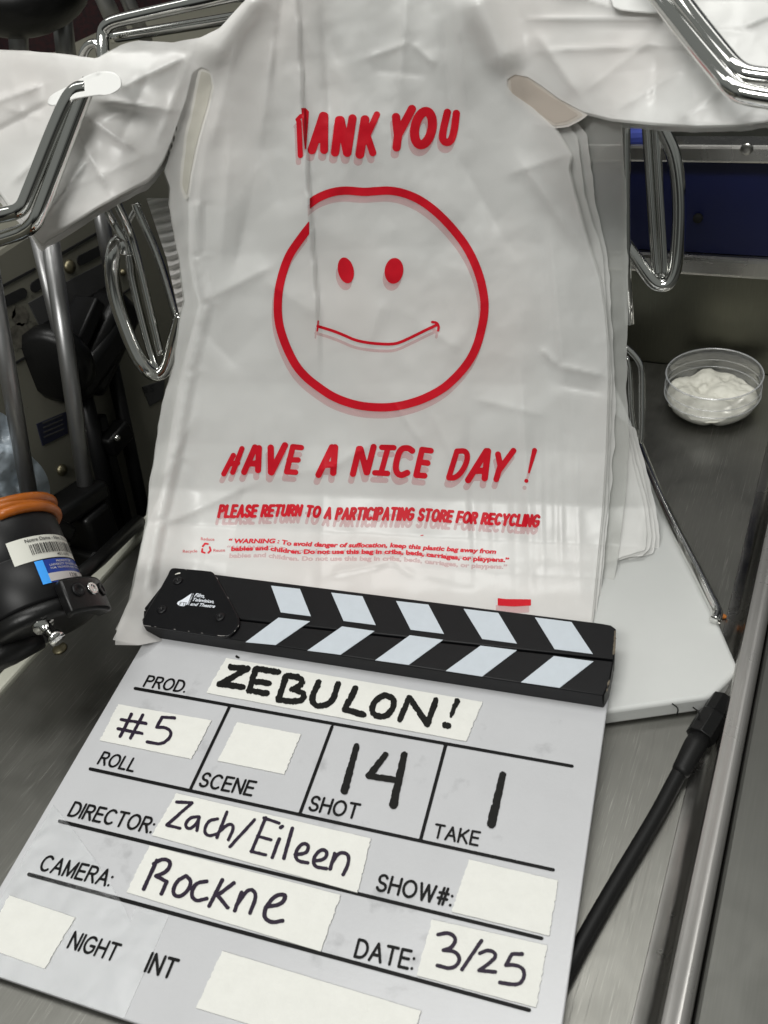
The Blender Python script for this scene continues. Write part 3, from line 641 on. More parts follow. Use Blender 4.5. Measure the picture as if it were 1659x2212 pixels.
plane_text('logo_text', 'DEPARTMENT OF', k6([(622, 540)])[0], k6([(690, 392)])[0], ST+.0025, M['logo'], pt, .01)
V, F = ink([([(379, 1240.5), (384, 1238.5), (388, 1238)], 2.2)], st=.6, rough=1)
obj('paint_chip', [sl(v[0], v[1], ST+.0025) for v in V], F, M['label'], pt, smooth=False)
for q, w in (([(30, 802), (75, 810), (125, 817)], 7), ([(180, 822), (195, 824)], 5), ([(430, 856), (448, 858)], 7), ([(615, 881), (628, 882)], 6), ([(785, 904), (805, 906)], 7), ([(1000, 936), (1040, 941), (1085, 940)], 8), ([(1210, 884), (1224, 872)], 9), ([(1258, 826), (1268, 806)], 8), ([(18, 745), (26, 722), (42, 700)], 8), ([(985, 185), (994, 205)], 5), ([(1128, 440), (1140, 462)], 4), ([(580, 82), (592, 85)], 6)):
    V, F = ink([(k6(q), w/6)], st=.3, rough=.5)
    if len(F): obj('edge_wear', [sl(v[0], v[1], ST+.0025) for v in V], F, M['chip'], pt, smooth=False)
# printed ruling
rules = [([(292, 1487), (1236, 1655)], 7), ([(195, 1661), (1195, 1879)], 7.5), ([(129, 1774), (1170, 2027)], 8.2), ([(63, 1889), (1143, 2182)], 9), ([(495, 1528), (412, 1703)], 6.5), ([(717, 1570), (649, 1754)], 7), ([(962, 1612), (909, 1812)], 7.5)]
V, F = ink(rules, st=2.2); obj('ruled_lines', [sl(v[0], v[1], .0003) for v in V], F, M['engrave'], cl, smooth=False)
for s, a, b in (('PROD.', (310, 1482), (397, 1495)), ('ROLL', (211, 1649), (286, 1666)), ('SCENE', (429, 1697), (542, 1718)), ('DIRECTOR:', (147, 1761), (324, 1799)), ('CAMERA:', (84, 1878), (233, 1914)),
                ('NIGHT', (146, 2046), (246, 2075)), ('INT', (313, 2097), (370, 2113)), ('SHOT', (666, 1749), (769, 1768)), ('TAKE', (936, 1808), (1031, 1826)), ('SHOW#:', (812, 1922), (972, 1957)), ('DATE:', (766, 2066), (889, 2094))):
    st_, L = stroke_text(s, .27); ux, uy = (b[0]-a[0])/L, (b[1]-a[1])/L
    pa, pb = sl(*a, .0004), sl(*b, .0004); u_ = _n(pb-pa); w_ = np.cross(nS, u_); k_ = np.linalg.norm(pb-pa)/L
    V, F = ink([([(p[0]*1000, p[1]*1000) for p in q], 182) for q in st_], st=22)
    obj('printed_word', [pa+u_*v[0]/1000*k_+w_*v[1]/1000*k_*1.04 for v in V], [f[::-1] for f in F], M['engrave'], cl, smooth=False)
# tapes: torn ends, handwriting as their own pieces
def tape(quad_, strokes, ink_m, label, wdt=1., rough=.8, streak=0.):
    q = [np.array(p, float) for p in quad_]; P = []
    def edge(a, b, jag, n):
        for k in range(n):
            t = k/n; d = _n(b-a); nn = np.array([-d[1], d[0]]); P.append(a+(b-a)*t+nn*(random.uniform(-jag, jag) if k else 0))
    edge(q[0], q[1], .35, 24); edge(q[1], q[2], 1.5, 26); edge(q[2], q[3], .35, 24); edge(q[3], q[0], 1.4, 24)
    t = obj('tape_strip', *prism(slp(P, .0009), -nS*.0007), M['tape'], cl, smooth=False); t['label'] = label
    if strokes:
        V, F = ink([(smooth_line(s, 2) if len(s) > 2 and sm else s, w) for s, w, sm in strokes], st=.9, rough=rough, streak=streak)
        obj('handwriting', [sl(v[0], v[1], .0012) for v in V], F, ink_m, t, smooth=False)
    return t
kz = crop(2.727, 442.4, 1410); 
def S(k, lst, w, sm=True): return [(k(p), w, sm) for p in lst]
tape([(488, 1421), (1042, 1516), (1007, 1601), (446, 1496)],
     S(kz, [[(150, 85), (250, 95)], [(250, 95), (85, 185)], [(85, 185), (225, 200)], [(310, 95), (430, 112)], [(300, 100), (260, 225)], [(280, 165), (375, 180)], [(262, 222), (365, 240)], [(480, 135), (435, 275)], [(480, 135), (545, 140), (580, 165), (560, 195), (515, 215)], [(515, 215), (575, 235), (588, 265), (545, 290), (435, 278)],
            [(670, 175), (625, 275), (650, 312), (700, 315), (755, 280), (785, 185)], [(885, 210), (825, 335)], [(825, 335), (935, 365)], [(1060, 250), (1000, 280), (980, 350), (1020, 378), (1075, 372), (1112, 325), (1115, 265), (1060, 250)], [(1150, 390), (1205, 265)], [(1205, 265), (1310, 420)], [(1310, 420), (1360, 280)]], 13.5)
     + S(kz, [[(1485, 285), (1450, 375)]], (13, 8), False)+S(kz, [[(1415, 425), (1432, 430)]], 13, False), M['marker'], 'masking tape lettered ZEBULON!', rough=2.2, streak=1.6)
k3 = crop(3., 0, 1382.5)
tape([(255, 1521), (457, 1556), (413, 1639), (215, 1599)], S(k3, [[(852, 480), (778, 625)], [(925, 485), (845, 635)], [(785, 515), (945, 540)], [(765, 575), (920, 605)], [(1130, 505), (1050, 500)], [(1050, 500), (1015, 565)], [(1015, 565), (1085, 568), (1112, 605), (1092, 645), (1040, 678), (955, 660)]], 7), M['pen'], 'masking tape reading #5')
tape([(512, 1560), (650, 1586), (614, 1672), (470, 1643)], None, None, 'blank masking tape over SCENE')
k5 = crop(3., 0, 1714); k6b = crop(3., 553, 1659); k7 = crop(3., 1106, 1659)
I = lambda p: p
tape([(381, 1713), (801, 1811), (772, 1928), (328, 1804)],
     S(k5, [[(1145, 55), (1245, 60)], [(1245, 60), (1080, 205)], [(1080, 205), (1165, 225)], [(1290, 150), (1230, 155), (1195, 205), (1225, 235), (1270, 200), (1292, 155)], [(1290, 155), (1275, 240)], [(1410, 165), (1350, 175), (1320, 240), (1345, 278), (1405, 262)], [(1470, 120), (1405, 285)], [(1425, 245), (1480, 195), (1520, 210), (1480, 300)], [(1650, 170), (1490, 345)]], 7)
     + S(I, [[(574, 1766), (543, 1840)], [(570, 1767), (603, 1778)], [(556, 1806), (585, 1814)], [(542, 1839), (574, 1847)]], 7)
     + S(k6b, [[(150, 460), (105, 580)], [(160, 385), (170, 378)], [(235, 390), (180, 585)], [(255, 560), (325, 555), (345, 500), (300, 485), (255, 540), (260, 600), (335, 615)], [(375, 600), (445, 595), (465, 540), (420, 525), (372, 580), (375, 640), (455, 652)], [(510, 555), (480, 655)], [(490, 620), (535, 545), (600, 555), (600, 620), (565, 690)]], 8), M['pen'], 'masking tape reading Zach/Eileen')
tape([(323, 1826), (736, 1933), (692, 2055), (273, 1927)],
     S(k5, [[(1015, 435), (930, 620)], [(995, 455), (1060, 420), (1110, 445), (1085, 505), (1010, 535)], [(1010, 535), (1080, 572)], [(1080, 572), (1045, 650)], [(1205, 535), (1140, 570), (1115, 650), (1160, 675), (1220, 630), (1240, 565), (1205, 535)], [(1340, 570), (1265, 580), (1235, 660), (1270, 700), (1340, 680)], [(1440, 560), (1355, 730)], [(1515, 580), (1410, 660)], [(1410, 660), (1475, 740)], [(1565, 640), (1520, 760)], [(1530, 730), (1610, 610), (1668, 650), (1620, 775)]], 8.5)
     + S(k6b, [[(65, 900), (165, 885), (200, 820), (130, 820), (60, 900), (50, 970), (100, 1003), (172, 990)]], 9), M['pen'], 'masking tape reading Rockne')
tape([(1013, 1856), (1206, 1902), (1186, 2021), (976, 1969)], None, None, 'blank masking tape beside SHOW#')
tape([(933, 1986), (1182, 2042), (1158, 2176), (900, 2107)],
     S(k6b, [[(1180, 1080), (1250, 1065), (1300, 1105), (1270, 1165), (1215, 1180)], [(1215, 1180), (1300, 1190), (1325, 1250), (1270, 1305), (1175, 1280)], [(1460, 1120), (1335, 1305)], [(1450, 1200), (1515, 1175), (1565, 1215), (1500, 1275), (1445, 1312)], [(1445, 1312), (1550, 1322)]], 8.5)
     + S(k7, [[(65, 1205), (0, 1205)], [(0, 1205), (-40, 1278)], [(-40, 1278), (20, 1275), (75, 1300), (80, 1360), (40, 1410), (-79, 1390)]], 8.5), M['pen'], 'masking tape reading 3/25')
tape([(480, 2054), (910, 2184), (866, 2310), (423, 2177)], None, None, 'blank wide masking tape at the bottom')
tape([(20, 1934), (162, 1982), (96, 2092), (-40, 2043)], None, None, 'blank masking tape left of NIGHT')
# marker numerals straight on the board
V, F = ink([([(770, 1612), (744, 1708)], (13, 17)), ([(832, 1630), (797, 1676)], (13, 15)), ([(797, 1676), (862, 1686)], 14), ([(873, 1630), (850, 1738)], (14, 19))], st=1, rough=1.6, streak=1.0)
obj('shot_number', [sl(v[0], v[1], .0005) for v in V], F, M['marker'], cl, smooth=False)
V, F = ink([([(1086, 1674), (1061, 1780)], (15, 20))], st=1, rough=1.6, streak=1.2)
obj('take_number', [sl(v[0], v[1], .0005) for v in V], F, M['marker'], cl, smooth=False)
V, F = ink([([(511, 1418), (515, 1420)], 4.5)], st=.7, rough=1.0); obj('ink_speck', [sl(v[0], v[1], .0004) for v in V], F, M['marker'], cl, smooth=False)
# clear tape patch at lower left
o = obj('clear_tape', *prism(slp([(115, 1738), (152, 1783), (215, 1870), (268, 1958), (282, 1990), (292, 1958), (366, 1976), (268, 2200), (-60, 2090), (-10, 1960)], .0003), -nS*.0002), M['clear_tape'], cl, smooth=False)
# faint smudges
sm = bpy.data.materials.new('graphite_smudge'); sm.use_nodes = True; nt = sm.node_tree; nt.nodes.clear()
o_ = nt.nodes.new('ShaderNodeOutputMaterial'); tr = nt.nodes.new('ShaderNodeBsdfTransparent'); df = nt.nodes.new('ShaderNodeBsdfDiffuse'); df.inputs[0].default_value = (.05, .05, .05, 1)
mx = nt.nodes.new('ShaderNodeMixShader'); tc = nt.nodes.new('ShaderNodeTexCoord'); nz = nt.nodes.new('ShaderNodeTexNoise'); nz.inputs['Scale'].default_value = 45; nz.inputs['Detail'].default_value = 8; nz.inputs['Roughness'].default_value = .6
mr = nt.nodes.new('ShaderNodeMapRange'); mr.inputs[1].default_value = .60; mr.inputs[2].default_value = .92; mr.inputs[4].default_value = .38
nt.links.new(tc.outputs['Object'], nz.inputs['Vector']); nt.links.new(nz.outputs['Fac'], mr.inputs[0]); nt.links.new(mr.outputs[0], mx.inputs[0]); nt.links.new(tr.outputs[0], mx.inputs[1]); nt.links.new(df.outputs[0], mx.inputs[2]); nt.links.new(mx.outputs[0], o_.inputs[0])
obj('smudges', slp([(335, 1396), (1300, 1540), (1200, 2290), (-70, 2060)], .00015), [[0, 3, 2, 1]], sm, cl, smooth=False)

# ------------------------------------------------------------------ plastic bags
GX0, GY0, GX1, GY1, GS = -48, -48, 1712, 1440, 5.5
GXX, GYY = grid(GX0, GY0, GX1, GY1, GS)
BT = base_t(GXX, GYY)
def ridge(a, b, w, amp, taper=.25):
    d, t = seg_dist(GXX, GYY, a, b); e = np.clip(np.minimum(t, 1-t)/taper, 0, 1); e = e*e*(3-2*e)*.85+.15
    sd = ((GXX-a[0])*(b[1]-a[1])-(GYY-a[1])*(b[0]-a[0]))
    if abs(amp) < .009: return amp*e*np.where(sd > 0, np.exp(-d/(w*1.1)), np.exp(-d/(w*.45)))
    return amp*np.exp(-(d/w)**2)*e
def crumple(sx, sy, ang, seed):
    c_, s_ = math.cos(ang), math.sin(ang); u = (GXX*c_+GYY*s_)/sx+seed; v = (-GXX*s_+GYY*c_)/sy+seed*1.7
    ui, vi = np.floor(u).astype(int), np.floor(v).astype(int); best = np.full(u.shape, 9.)
    for i in (-1, 0, 1):
        for j in (-1, 0, 1):
            px = ui+i+_tab[(ui+i) % 256, (vi+j) % 256]; py = vi+j+_tab[(vi+j+91) % 256, (ui+i+37) % 256]
            best = np.minimum(best, np.hypot(u-px, v-py))
    return best
def side_of(a, b): return ((GXX-a[0])*(b[1]-a[1])-(GYY-a[1])*(b[0]-a[0]))/math.hypot(b[0]-a[0], b[1]-a[1])
def sstep(x): x = np.clip(x, 0, 1); return x*x*(3-2*x)
Wd = np.zeros(GXX.shape)
# long pleat: the left side laps over the right along a falling line
fx = np.interp(GYY, [-50, 240, 440, 700, 860], [640, 655, 668, 688, 694]); dd = fx-GXX
amp = .0052*np.interp(GYY, [-50, 100, 400, 650, 840], [.35, .8, 1, .8, 0])
Wd = Wd+amp*np.where(dd > 0, np.exp(-np.abs(dd)/75), np.exp(-np.abs(dd)/2.))
for a, b, w, m_ in [((575, -40), (440, 150), 34, .014), ((520, 60), (450, 330), 26, .004), ((610, -40), (590, 200), 22, -.004), ((455, 200), (420, 520), 22, .004), ((700, 40), (735, 150), 18, -.0025), ((786, 130), (885, 92), 13, .0028), ((885, 92), (945, 146), 12, .0028), ((800, 150), (930, 165), 22, -.002),
                    ((1010, -40), (1108, 168), 36, .013), ((950, 30), (985, 330), 30, -.004), ((985, 330), (1090, 520), 34, -.004), ((1090, 380), (1240, 330), 26, .003), ((1110, 330), (1270, 560), 30, .003),
                    ((430, 655), (600, 570), 30, .0045), ((415, 690), (520, 800), 40, -.004), ((560, 600), (700, 690), 40, .002), ((1165, 752), (1205, 792), 10, .0035), ((1200, 790), (1312, 815), 11, .004), ((1200, 830), (1310, 850), 20, -.003),
                    ((905, 700), (1000, 760), 30, .002), ((830, 640), (790, 760), 26, .0016), ((850, 870), (915, 965), 9, .0022), ((925, 880), (985, 1010), 8, .0016), ((1015, 860), (1180, 900), 18, .002), ((320, 1150), (570, 1035), 26, .0045), ((560, 1040), (760, 1000), 30, .002), ((340, 1060), (430, 880), 26, .003),
                    ((660, 1040), (820, 950), 22, .0022), ((700, 1245), (850, 1215), 12, .0028), ((830, 1200), (900, 1250), 12, .0024), ((900, 1240), (1050, 1270), 22, .0015), ((1000, 1050), (1020, 1250), 10, .0012), ((1185, 950), (1190, 1200), 9, .0014), ((1235, 900), (1235, 1210), 5, .0010),
                    ((460, 1150), (400, 1330), 18, .0018), ((350, 1200), (300, 1380), 14, .002), ((560, 280), (620, 480), 40, -.003), ((730, 200), (760, 420), 24, .0014),
                    ((240, 110), (90, 330), 30, .004), ((330, 130), (250, 330), 34, -.004), ((60, 300), (330, 230), 24, .003), ((120, 420), (330, 330), 20, .002), ((420, 90), (330, 330), 20, .003), ((20, 150), (60, 300), 16, .002), ((0, 230), (100, 260), 14, .002),
                    ((1250, 60), (1660, 70), 12, -.002), ((1250, 110), (1600, 95), 14, .0018), ((1300, 160), (1640, 140), 16, -.0014), ((1150, 60), (1260, 220), 40, .006), ((1420, 110), (1410, 250), 24, -.004), ((1490, 60), (1500, 240), 22, .002)]:
    Wd += ridge(a, b, w, m_*(.6 if abs(m_) < .009 else .8))
for a, b, w, m_ in [((700, 900), (690, 1330), 26, .0016), ((1010, 860), (1030, 1330), 24, -.0018), ((1120, 700), (1150, 1330), 30, .0024), ((1060, 980), (1068, 1300), 7, .0008), ((1105, 960), (1112, 1300), 6, .0007), ((1165, 930), (1172, 1310), 6, .0008), ((1205, 900), (1215, 1310), 6, .0009), ((1240, 860), (1252, 1300), 6, .0008), ((560, 900), (470, 1330), 30, -.0016), ((880, -40), (860, 240), 30, .003), ((690, -40), (720, 330), 30, -.003), ((980, -40), (1010, 260), 26, .003), ((590, 60), (560, 330), 30, .003), ((500, 250), (470, 640), 28, .0026), ((1180, 420), (1225, 900), 34, .003), ((540, 420), (500, 620), 30, -.0022)]:
    Wd = Wd+ridge(a, b, w*1.2, m_*1.5, .4)
for L, dx, w, m_ in (([(407, 433), (407, 553), (428, 655), (395, 800), (360, 990), (330, 1120), (300, 1280)], 16, 7, .0020), ([(407, 433), (407, 553), (428, 655), (395, 800), (360, 990), (330, 1120), (300, 1280)], 34, 9, -.0016)):
    for p, q in zip(L[:-1], L[1:]): Wd = np.maximum(Wd, Wd+0) + ridge((p[0]+dx, p[1]), (q[0]+dx, q[1]), w, m_, .08)
Wd += .0026*fbm(GXX/170+2, GYY/230+7, 3)+.0004*fbm(GXX/52+9, GYY/66, 3)
# handles: the right one is pulled forward over its arm, both lean so their faces look upward; the left bottom corner sags to the table
LEAN = .055*sstep((GXX-1120)/480)*sstep((520-GYY)/260)-.013*sstep((520-GXX)/150)*sstep((GYY-1200)/90)-.006*sstep((GYY-1200)/90)+.010*sstep((430-GXX)/200)*sstep((560-GYY)/100)
LEAN = LEAN+.045*sstep((440-GXX)/220)*np.clip((GYY-110)/380, 0, 1)+.050*sstep((GXX-1110)/260)*np.clip(GYY/270, 0, 1)*sstep((560-GYY)/280)
Wd = Wd+LEAN
cm = .55+.9*np.clip(fbm(GXX/260+31, GYY/260+12, 2)+.3, 0, 1)
Wd += cm*(.0024*crumple(140, 270, .22, 3.3)+.0008*crumple(64, 125, -.4, 8.1)+.00025*crumple(28, 44, .9, 5.2))
# folds gathered over the arms
for a, b, w, m_ in [((165, 240), (300, 330), 16, .005), ((150, 260), (240, 420), 14, .005), ((190, 215), (380, 240), 18, .004), ((120, 300), (20, 400), 14, .004), ((95, 180), (-40, 230), 16, .004), ((120, 215), (-40, 300), 14, -.003), ((260, 190), (410, 120), 20, .004),
                    ((90, 480), (200, 330), 16, .006), ((1440, 60), (1260, 200), 16, .003), ((1500, 130), (1330, 240), 16, .004), ((1460, 40), (1140, 40), 9, .003), ((1480, 90), (1160, 110), 8, .0025), ((1560, 190), (1460, 262), 16, .004), ((1600, 60), (1700, 20), 12, .003), ((1380, 30), (1180, -30), 12, .003)]:
    Wd += ridge(a, b, w, m_)
DT = BT-Wd; DSM = BT-LEAN
def bilin(A, x, y):
    fx_ = np.clip((np.asarray(x, float)-GX0)/GS, 0, A.shape[1]-1.001); fy_ = np.clip((np.asarray(y, float)-GY0)/GS, 0, A.shape[0]-1.001)
    j = fx_.astype(int); i = fy_.astype(int); a = fx_-j; b = fy_-i
    return (A[i, j]*(1-a)+A[i, j+1]*a)*(1-b)+(A[i+1, j]*(1-a)+A[i+1, j+1]*a)*b
def on_bag(x, y, off=0.): return at_dist(x, y, bilin(DT, x, y)-off)

LI = [(462, 187), (457, 213), (430, 300), (413, 377), (407, 433), (407, 553), (418, 620), (430, 655), (413, 720), (392, 800), (373, 903), (358, 1000), (345, 1070), (322, 1122), (317, 1155), (300, 1233), (287, 1290), (255, 1360), (243, 1382)]
LO = [(425, 158), (400, 213), (383, 287), (363, 347), (355, 370), (368, 405), (367, 443), (377, 500), (387, 553), (400, 650), (388, 697), (377, 786), (350, 873), (337, 970), (322, 1070), (318, 1130), (312, 1160), (296, 1233), (283, 1290), (252, 1362), (248, 1393)]
BOT = [(300, 1394), (330, 1388), (700, 1330), (1000, 1355), (1180, 1365), (1277, 1362)]
RI = [(1278, 1336), (1288, 1233), (1300, 1106), (1308, 980), (1313, 820), (1311, 740), (1306, 680), (1294, 600), (1268, 520), (1240, 417), (1228, 365), (1233, 335), (1199, 277), (1150, 232), (1108, 203), (1094, 186)]
HR = [(1096, 170), (1112, 161), (1140, 166), (1170, 185), (1210, 215), (1260, 241), (1320, 256), (1400, 264), (1500, 271), (1600, 269), (1705, 252), (1705, -44)]
HT = [(575, -44), (520, 12), (475, 62), (430, 83), (370, 93), (300, 89), (262, 98), (238, 112), (207, 127), (165, 122), (110, 115), (60, 111), (-44, 107)]
HL = [(-44, 392), (0, 413), (22, 442), (60, 480), (82, 512), (92, 522), (102, 510), (118, 503), (213, 443), (260, 417), (317, 387), (335, 370), (352, 345), (372, 298), (402, 213), (415, 157), (434, 144), (452, 152)]
def bag_sheet(name, outline, dt_off, m, parent, noise_amp=0., seed=0., rgh=0., shrink=0., part='bag_body'):
    Sg = poly_sdf(GXX, GYY, outline)+shrink
    if rgh: Sg = Sg+rgh*fbm(GXX/40+seed, GYY/40-seed, 2)
    V, F = march(Sg, GX0, GY0, GS)
    A = DT+dt_off
    if noise_amp: A = A+noise_amp*(fbm(GXX/90+seed*3, GYY/120-seed*5, 3)+.8)
    d = bilin(A, V[:, 0], V[:, 1]); P = at_dist(V[:, 0], V[:, 1], d)
    return obj(name, P, F, m, parent), A
front = HT+HL+LI+BOT+RI+HR
def print_on(parent, A, dx, dy, m, mt, small=True):
    def put(name, V, F, off=.0003, mm=m):
        V = np.asarray(V); x, y = V[:, 0]+dx, V[:, 1]+dy
        return obj(name, at_dist(x, y, bilin(A, x, y)-off), F, mm, parent, smooth=False)
    q2 = crop(3., 553, 0); q5 = crop(3., 553, 553); q6 = crop(3., 1106, 553); q4 = crop(3., 0, 553)
    def st(q, lst, w): return [(q(p), w/3) for p in lst]
    def ov(cx, cy, rx, ry, sl_=0., n=28): return [(cx+rx*math.cos(2*math.pi*k/n)+sl_*math.sin(2*math.pi*k/n), cy+ry*math.sin(2*math.pi*k/n)) for k in range(n+1)]
    V, F = ink(st(q2, [[(278, 790), (287, 1008)]], 34)+st(q2, [[(268, 775), (290, 752)]], 26)+st(q2, [[(435, 752), (362, 972)]], 56)+st(q2, [[(443, 752), (441, 972)]], 52)+st(q2, [[(385, 905), (440, 905)]], 44)
               + st(q2, [[(538, 778), (512, 988)], [(548, 778), (590, 990)], [(625, 767), (592, 990)]], 54)+st(q2, [[(706, 775), (673, 1000)]], 58)+st(q2, [[(783, 742), (715, 890)]], 42)+st(q2, [[(720, 880), (757, 990)]], 46)
               + st(q2, [[(907, 758), (918, 860)], [(1010, 706), (922, 872)], [(922, 858), (911, 955)]], 54)+st(q2, [ov(1085, 830, 56, 108, -16)], 60)+st(q2, [smooth_line([(1240, 728), (1203, 885), (1222, 925), (1262, 920), (1285, 850), (1298, 735)], 2)], 48),
               st=1.3, polys=[q2([(293, 700), (322, 700), (343, 722), (338, 800), (325, 965), (317, 968), (305, 860)])])
    put('thank_you_print', V, F)
    ring = [(671, 438), (690, 425), (720, 414), (750, 411), (785, 415), (810, 413), (840, 411), (870, 416), (905, 430), (940, 455), (975, 490), (1010, 535), (1035, 590), (1046, 640), (1047, 670), (1043, 700), (1030, 750), (1008, 790), (970, 830), (940, 850), (900, 868), (850, 880), (800, 880), (760, 873), (720, 858), (690, 838), (660, 815), (635, 785), (612, 735), (600, 690), (600, 640), (607, 600), (622, 555), (642, 525), (667, 492)]
    ring = smooth_line([(640, 466)]+ring+[(692, 462)], 2); h_ = len(ring)//2
    V, F = ink([(ring[:h_+1], 18), (ring[h_:], 18)], st=1.8, clips=(lambda X, Y: np.where(Y < 560, 669-X, -1e3), lambda X, Y: np.where(Y < 560, X-668, -1e3))); put('face_ring_print', V, F)
    for cx, cy, rx, ry, tl in ((747, 584, 17.3, 28, .14), (851, 585, 20.3, 28, -.06)):
        pts = [(cx+rx*math.cos(t)+tl*ry*math.sin(t), cy+ry*math.sin(t)) for t in np.linspace(0, 2*math.pi, 30)[:-1]]
        V, F = ink([], st=1.5, polys=[pts]); put('face_eye_print', V, F)
    V, F = ink([(smooth_line(q5([(400, 455), (500, 485), (570, 513), (640, 545), (720, 562), (800, 570), (880, 572), (930, 562), (1010, 525), (1100, 480), (1175, 445)]), 1), 6.2), (q5([(403, 422), (397, 485)]), 3.6), (smooth_line(q5([(1142, 428), (1172, 432), (1185, 458), (1180, 482)]), 1), 5.5)], st=1.0)
    put('face_mouth_print', V, F)
    V, F = ink(st(q4, [[(1512, 1292), (1450, 1412)], [(1568, 1248), (1508, 1402)], [(1485, 1348), (1540, 1342)]], 34)+st(q4, [[(1652, 1240), (1582, 1400)], [(1678, 1245), (1672, 1388)], [(1612, 1345), (1672, 1345)]], 40)
               + st(q5, [[(95, 1242), (97, 1400)], [(187, 1227), (100, 1402)]], 42)+st(q5, [[(238, 1238), (198, 1398)], [(238, 1236), (293, 1242)], [(215, 1320), (272, 1322)], [(198, 1398), (256, 1402)]], 36)
               + st(q5, [[(492, 1240), (405, 1418)], [(512, 1240), (500, 1405)], [(440, 1352), (500, 1352)]], 42)+st(q5, [[(667, 1250), (628, 1412)], [(677, 1250), (716, 1402)], [(762, 1237), (720, 1402)]], 40)
               + st(q5, [[(815, 1240), (893, 1242)], [(855, 1242), (810, 1405)], [(770, 1405), (852, 1409)]], 36)+st(q5, [smooth_line([(1012, 1262), (985, 1242), (935, 1250), (908, 1330), (905, 1395), (935, 1425), (980, 1405)], 2)], 40)
               + st(q5, [[(1076, 1255), (1038, 1418)], [(1076, 1255), (1133, 1262)], [(1060, 1335), (1112, 1342)], [(1038, 1420), (1092, 1424)]], 38)
               + st(q5, [[(1302, 1265), (1250, 1433)], smooth_line([(1302, 1265), (1365, 1262), (1372, 1325), (1330, 1405), (1285, 1440), (1250, 1437)], 2)], 36)+st(q5, [[(1492, 1265), (1375, 1452)], [(1503, 1265), (1482, 1440)], [(1420, 1392), (1485, 1392)]], 42)
               + st(q5, [[(1568, 1285), (1582, 1355)], [(1668, 1262), (1580, 1382)], [(1580, 1370), (1557, 1447)]], 38)+[(q6([(146, 1260), (110, 1402)]), (11, 4.5)), (q6([(93, 1457)]), 9)], st=1.2)
    put('nice_day_print', V, F)
    def stroke_warp(name, txt, base, hgt, mm):
        st_, L = stroke_text(txt, .40); bx = [b[0] for b in base]; by = [b[1] for b in base]; out = []
        for q in st_:
            pts = []
            for x, y in q:
                X = bx[0]+5+(x/L)*(bx[-1]-bx[0]-12); pts.append((X+y*5-2, np.interp(X, bx, by)-2.5-y*hgt*(.93+.07*math.sin(X/60))))
            out.append((pts, 6.5))
        V, F = ink(out, st=1.1); put(name, V, F, .0003, mm)
    def warp_text(name, s, base, hgt, mm, bold, shear=.0, spacing=1.):
        V, F = text2d(s, bold, shear, spacing); V = V-np.array([V[:, 0].min(), 0]); L = V[:, 0].max(); cap = .72
        bx = np.array([b[0] for b in base]); by = np.array([b[1] for b in base])
        x = bx[0]+V[:, 0]/L*(bx[-1]-bx[0]); y = np.interp(x, bx, by)-V[:, 1]/cap*hgt
        # image y runs down, so flip winding
        put(name, np.stack([x, y], 1), F, .0003, mm)
    stroke_warp('return_print', 'PLEASE RETURN TO A PARTICIPATING STORE FOR RECYCLING', [(469, 1119), (540, 1118), (600, 1116), (645, 1115), (690, 1119), (720, 1123), (800, 1124), (893, 1125), (978, 1129), (1080, 1135), (1170, 1140)], 24, m)
    warp_text('warning_print', '\u201c WARNING : To avoid danger of suffocation, keep this plastic bag away from', [(494, 1173), (600, 1173), (625, 1178), (700, 1181), (760, 1182), (850, 1182), (930, 1188), (1000, 1192), (1072, 1196)], 9.5, mt, .045, .2)
    warp_text('warning_print', 'babies and children. Do not use this bag in cribs, beds, carriages, or playpens.\u201d', [(499, 1190), (575, 1188), (612, 1193), (640, 1196), (750, 1196), (850, 1196), (900, 1199), (960, 1206), (1020, 1211), (1100, 1214)], 9.5, mt, .045, .05)
    if small:
        warp_text('recycle_print', 'Reduce', [(434, 1167), (463, 1168)], 6.5, mt, .0); warp_text('recycle_print', 'Recycle', [(395, 1194), (426, 1193)], 6.5, mt, .0); warp_text('recycle_print', 'Reuse', [(461, 1192), (486, 1191)], 6.5, mt, .0)
        V, F = ink([([(438, 1180), (443, 1174), (449, 1175)], 4), ([(453, 1182), (455, 1189), (450, 1194)], 4), ([(442, 1194), (436, 1192), (437, 1186)], 4)], st=.7); put('recycle_print', V, F, .0003, mt)
        V, F = ink([([(909, 1157), (914, 1156)], 1.8)], st=.6); put('recycle_print', V, F, .0003, mt)
    V, F = ink([], st=1.5, polys=[[(1075, 1292), (1095, 1294), (1147, 1294.5), (1147, 1308), (1110, 1310), (1075, 1308)]]); put('registration_bar_print', V, F)

def ghost():
    m = bpy.data.materials.new('print_through_film'); m.use_nodes = True; nt = m.node_tree; nt.nodes.clear()
    o = nt.nodes.new('ShaderNodeOutputMaterial'); d = nt.nodes.new('ShaderNodeBsdfDiffuse'); d.inputs[0].default_value = (.60, .10, .13, 1); t = nt.nodes.new('ShaderNodeBsdfTransparent')
    x = nt.nodes.new('ShaderNodeMixShader'); x.inputs[0].default_value = .25; nt.links.new(t.outputs[0], x.inputs[1]); nt.links.new(d.outputs[0], x.inputs[2]); nt.links.new(x.outputs[0], o.inputs[0]); return m
M['ghost'] = ghost()
GRP = 'white printed carrier bags stacked on the rack'
oc = on_bag(829., 1150.)
fb = thing('carrier_bag', 'frontmost white plastic carrier bag printed with a red smiling face', 'carrier bag', oc, GRP)
body, A0 = bag_sheet('bag_body', front, 0., M['film'], fb)
print_on(body, A0+.00014, -4, 15, M['ghost'], M['ghost'], False)      # the next bag's print, seen through the film
print_on(body, A0-.00004, 0, 0, M['red'], M['red_thin'])
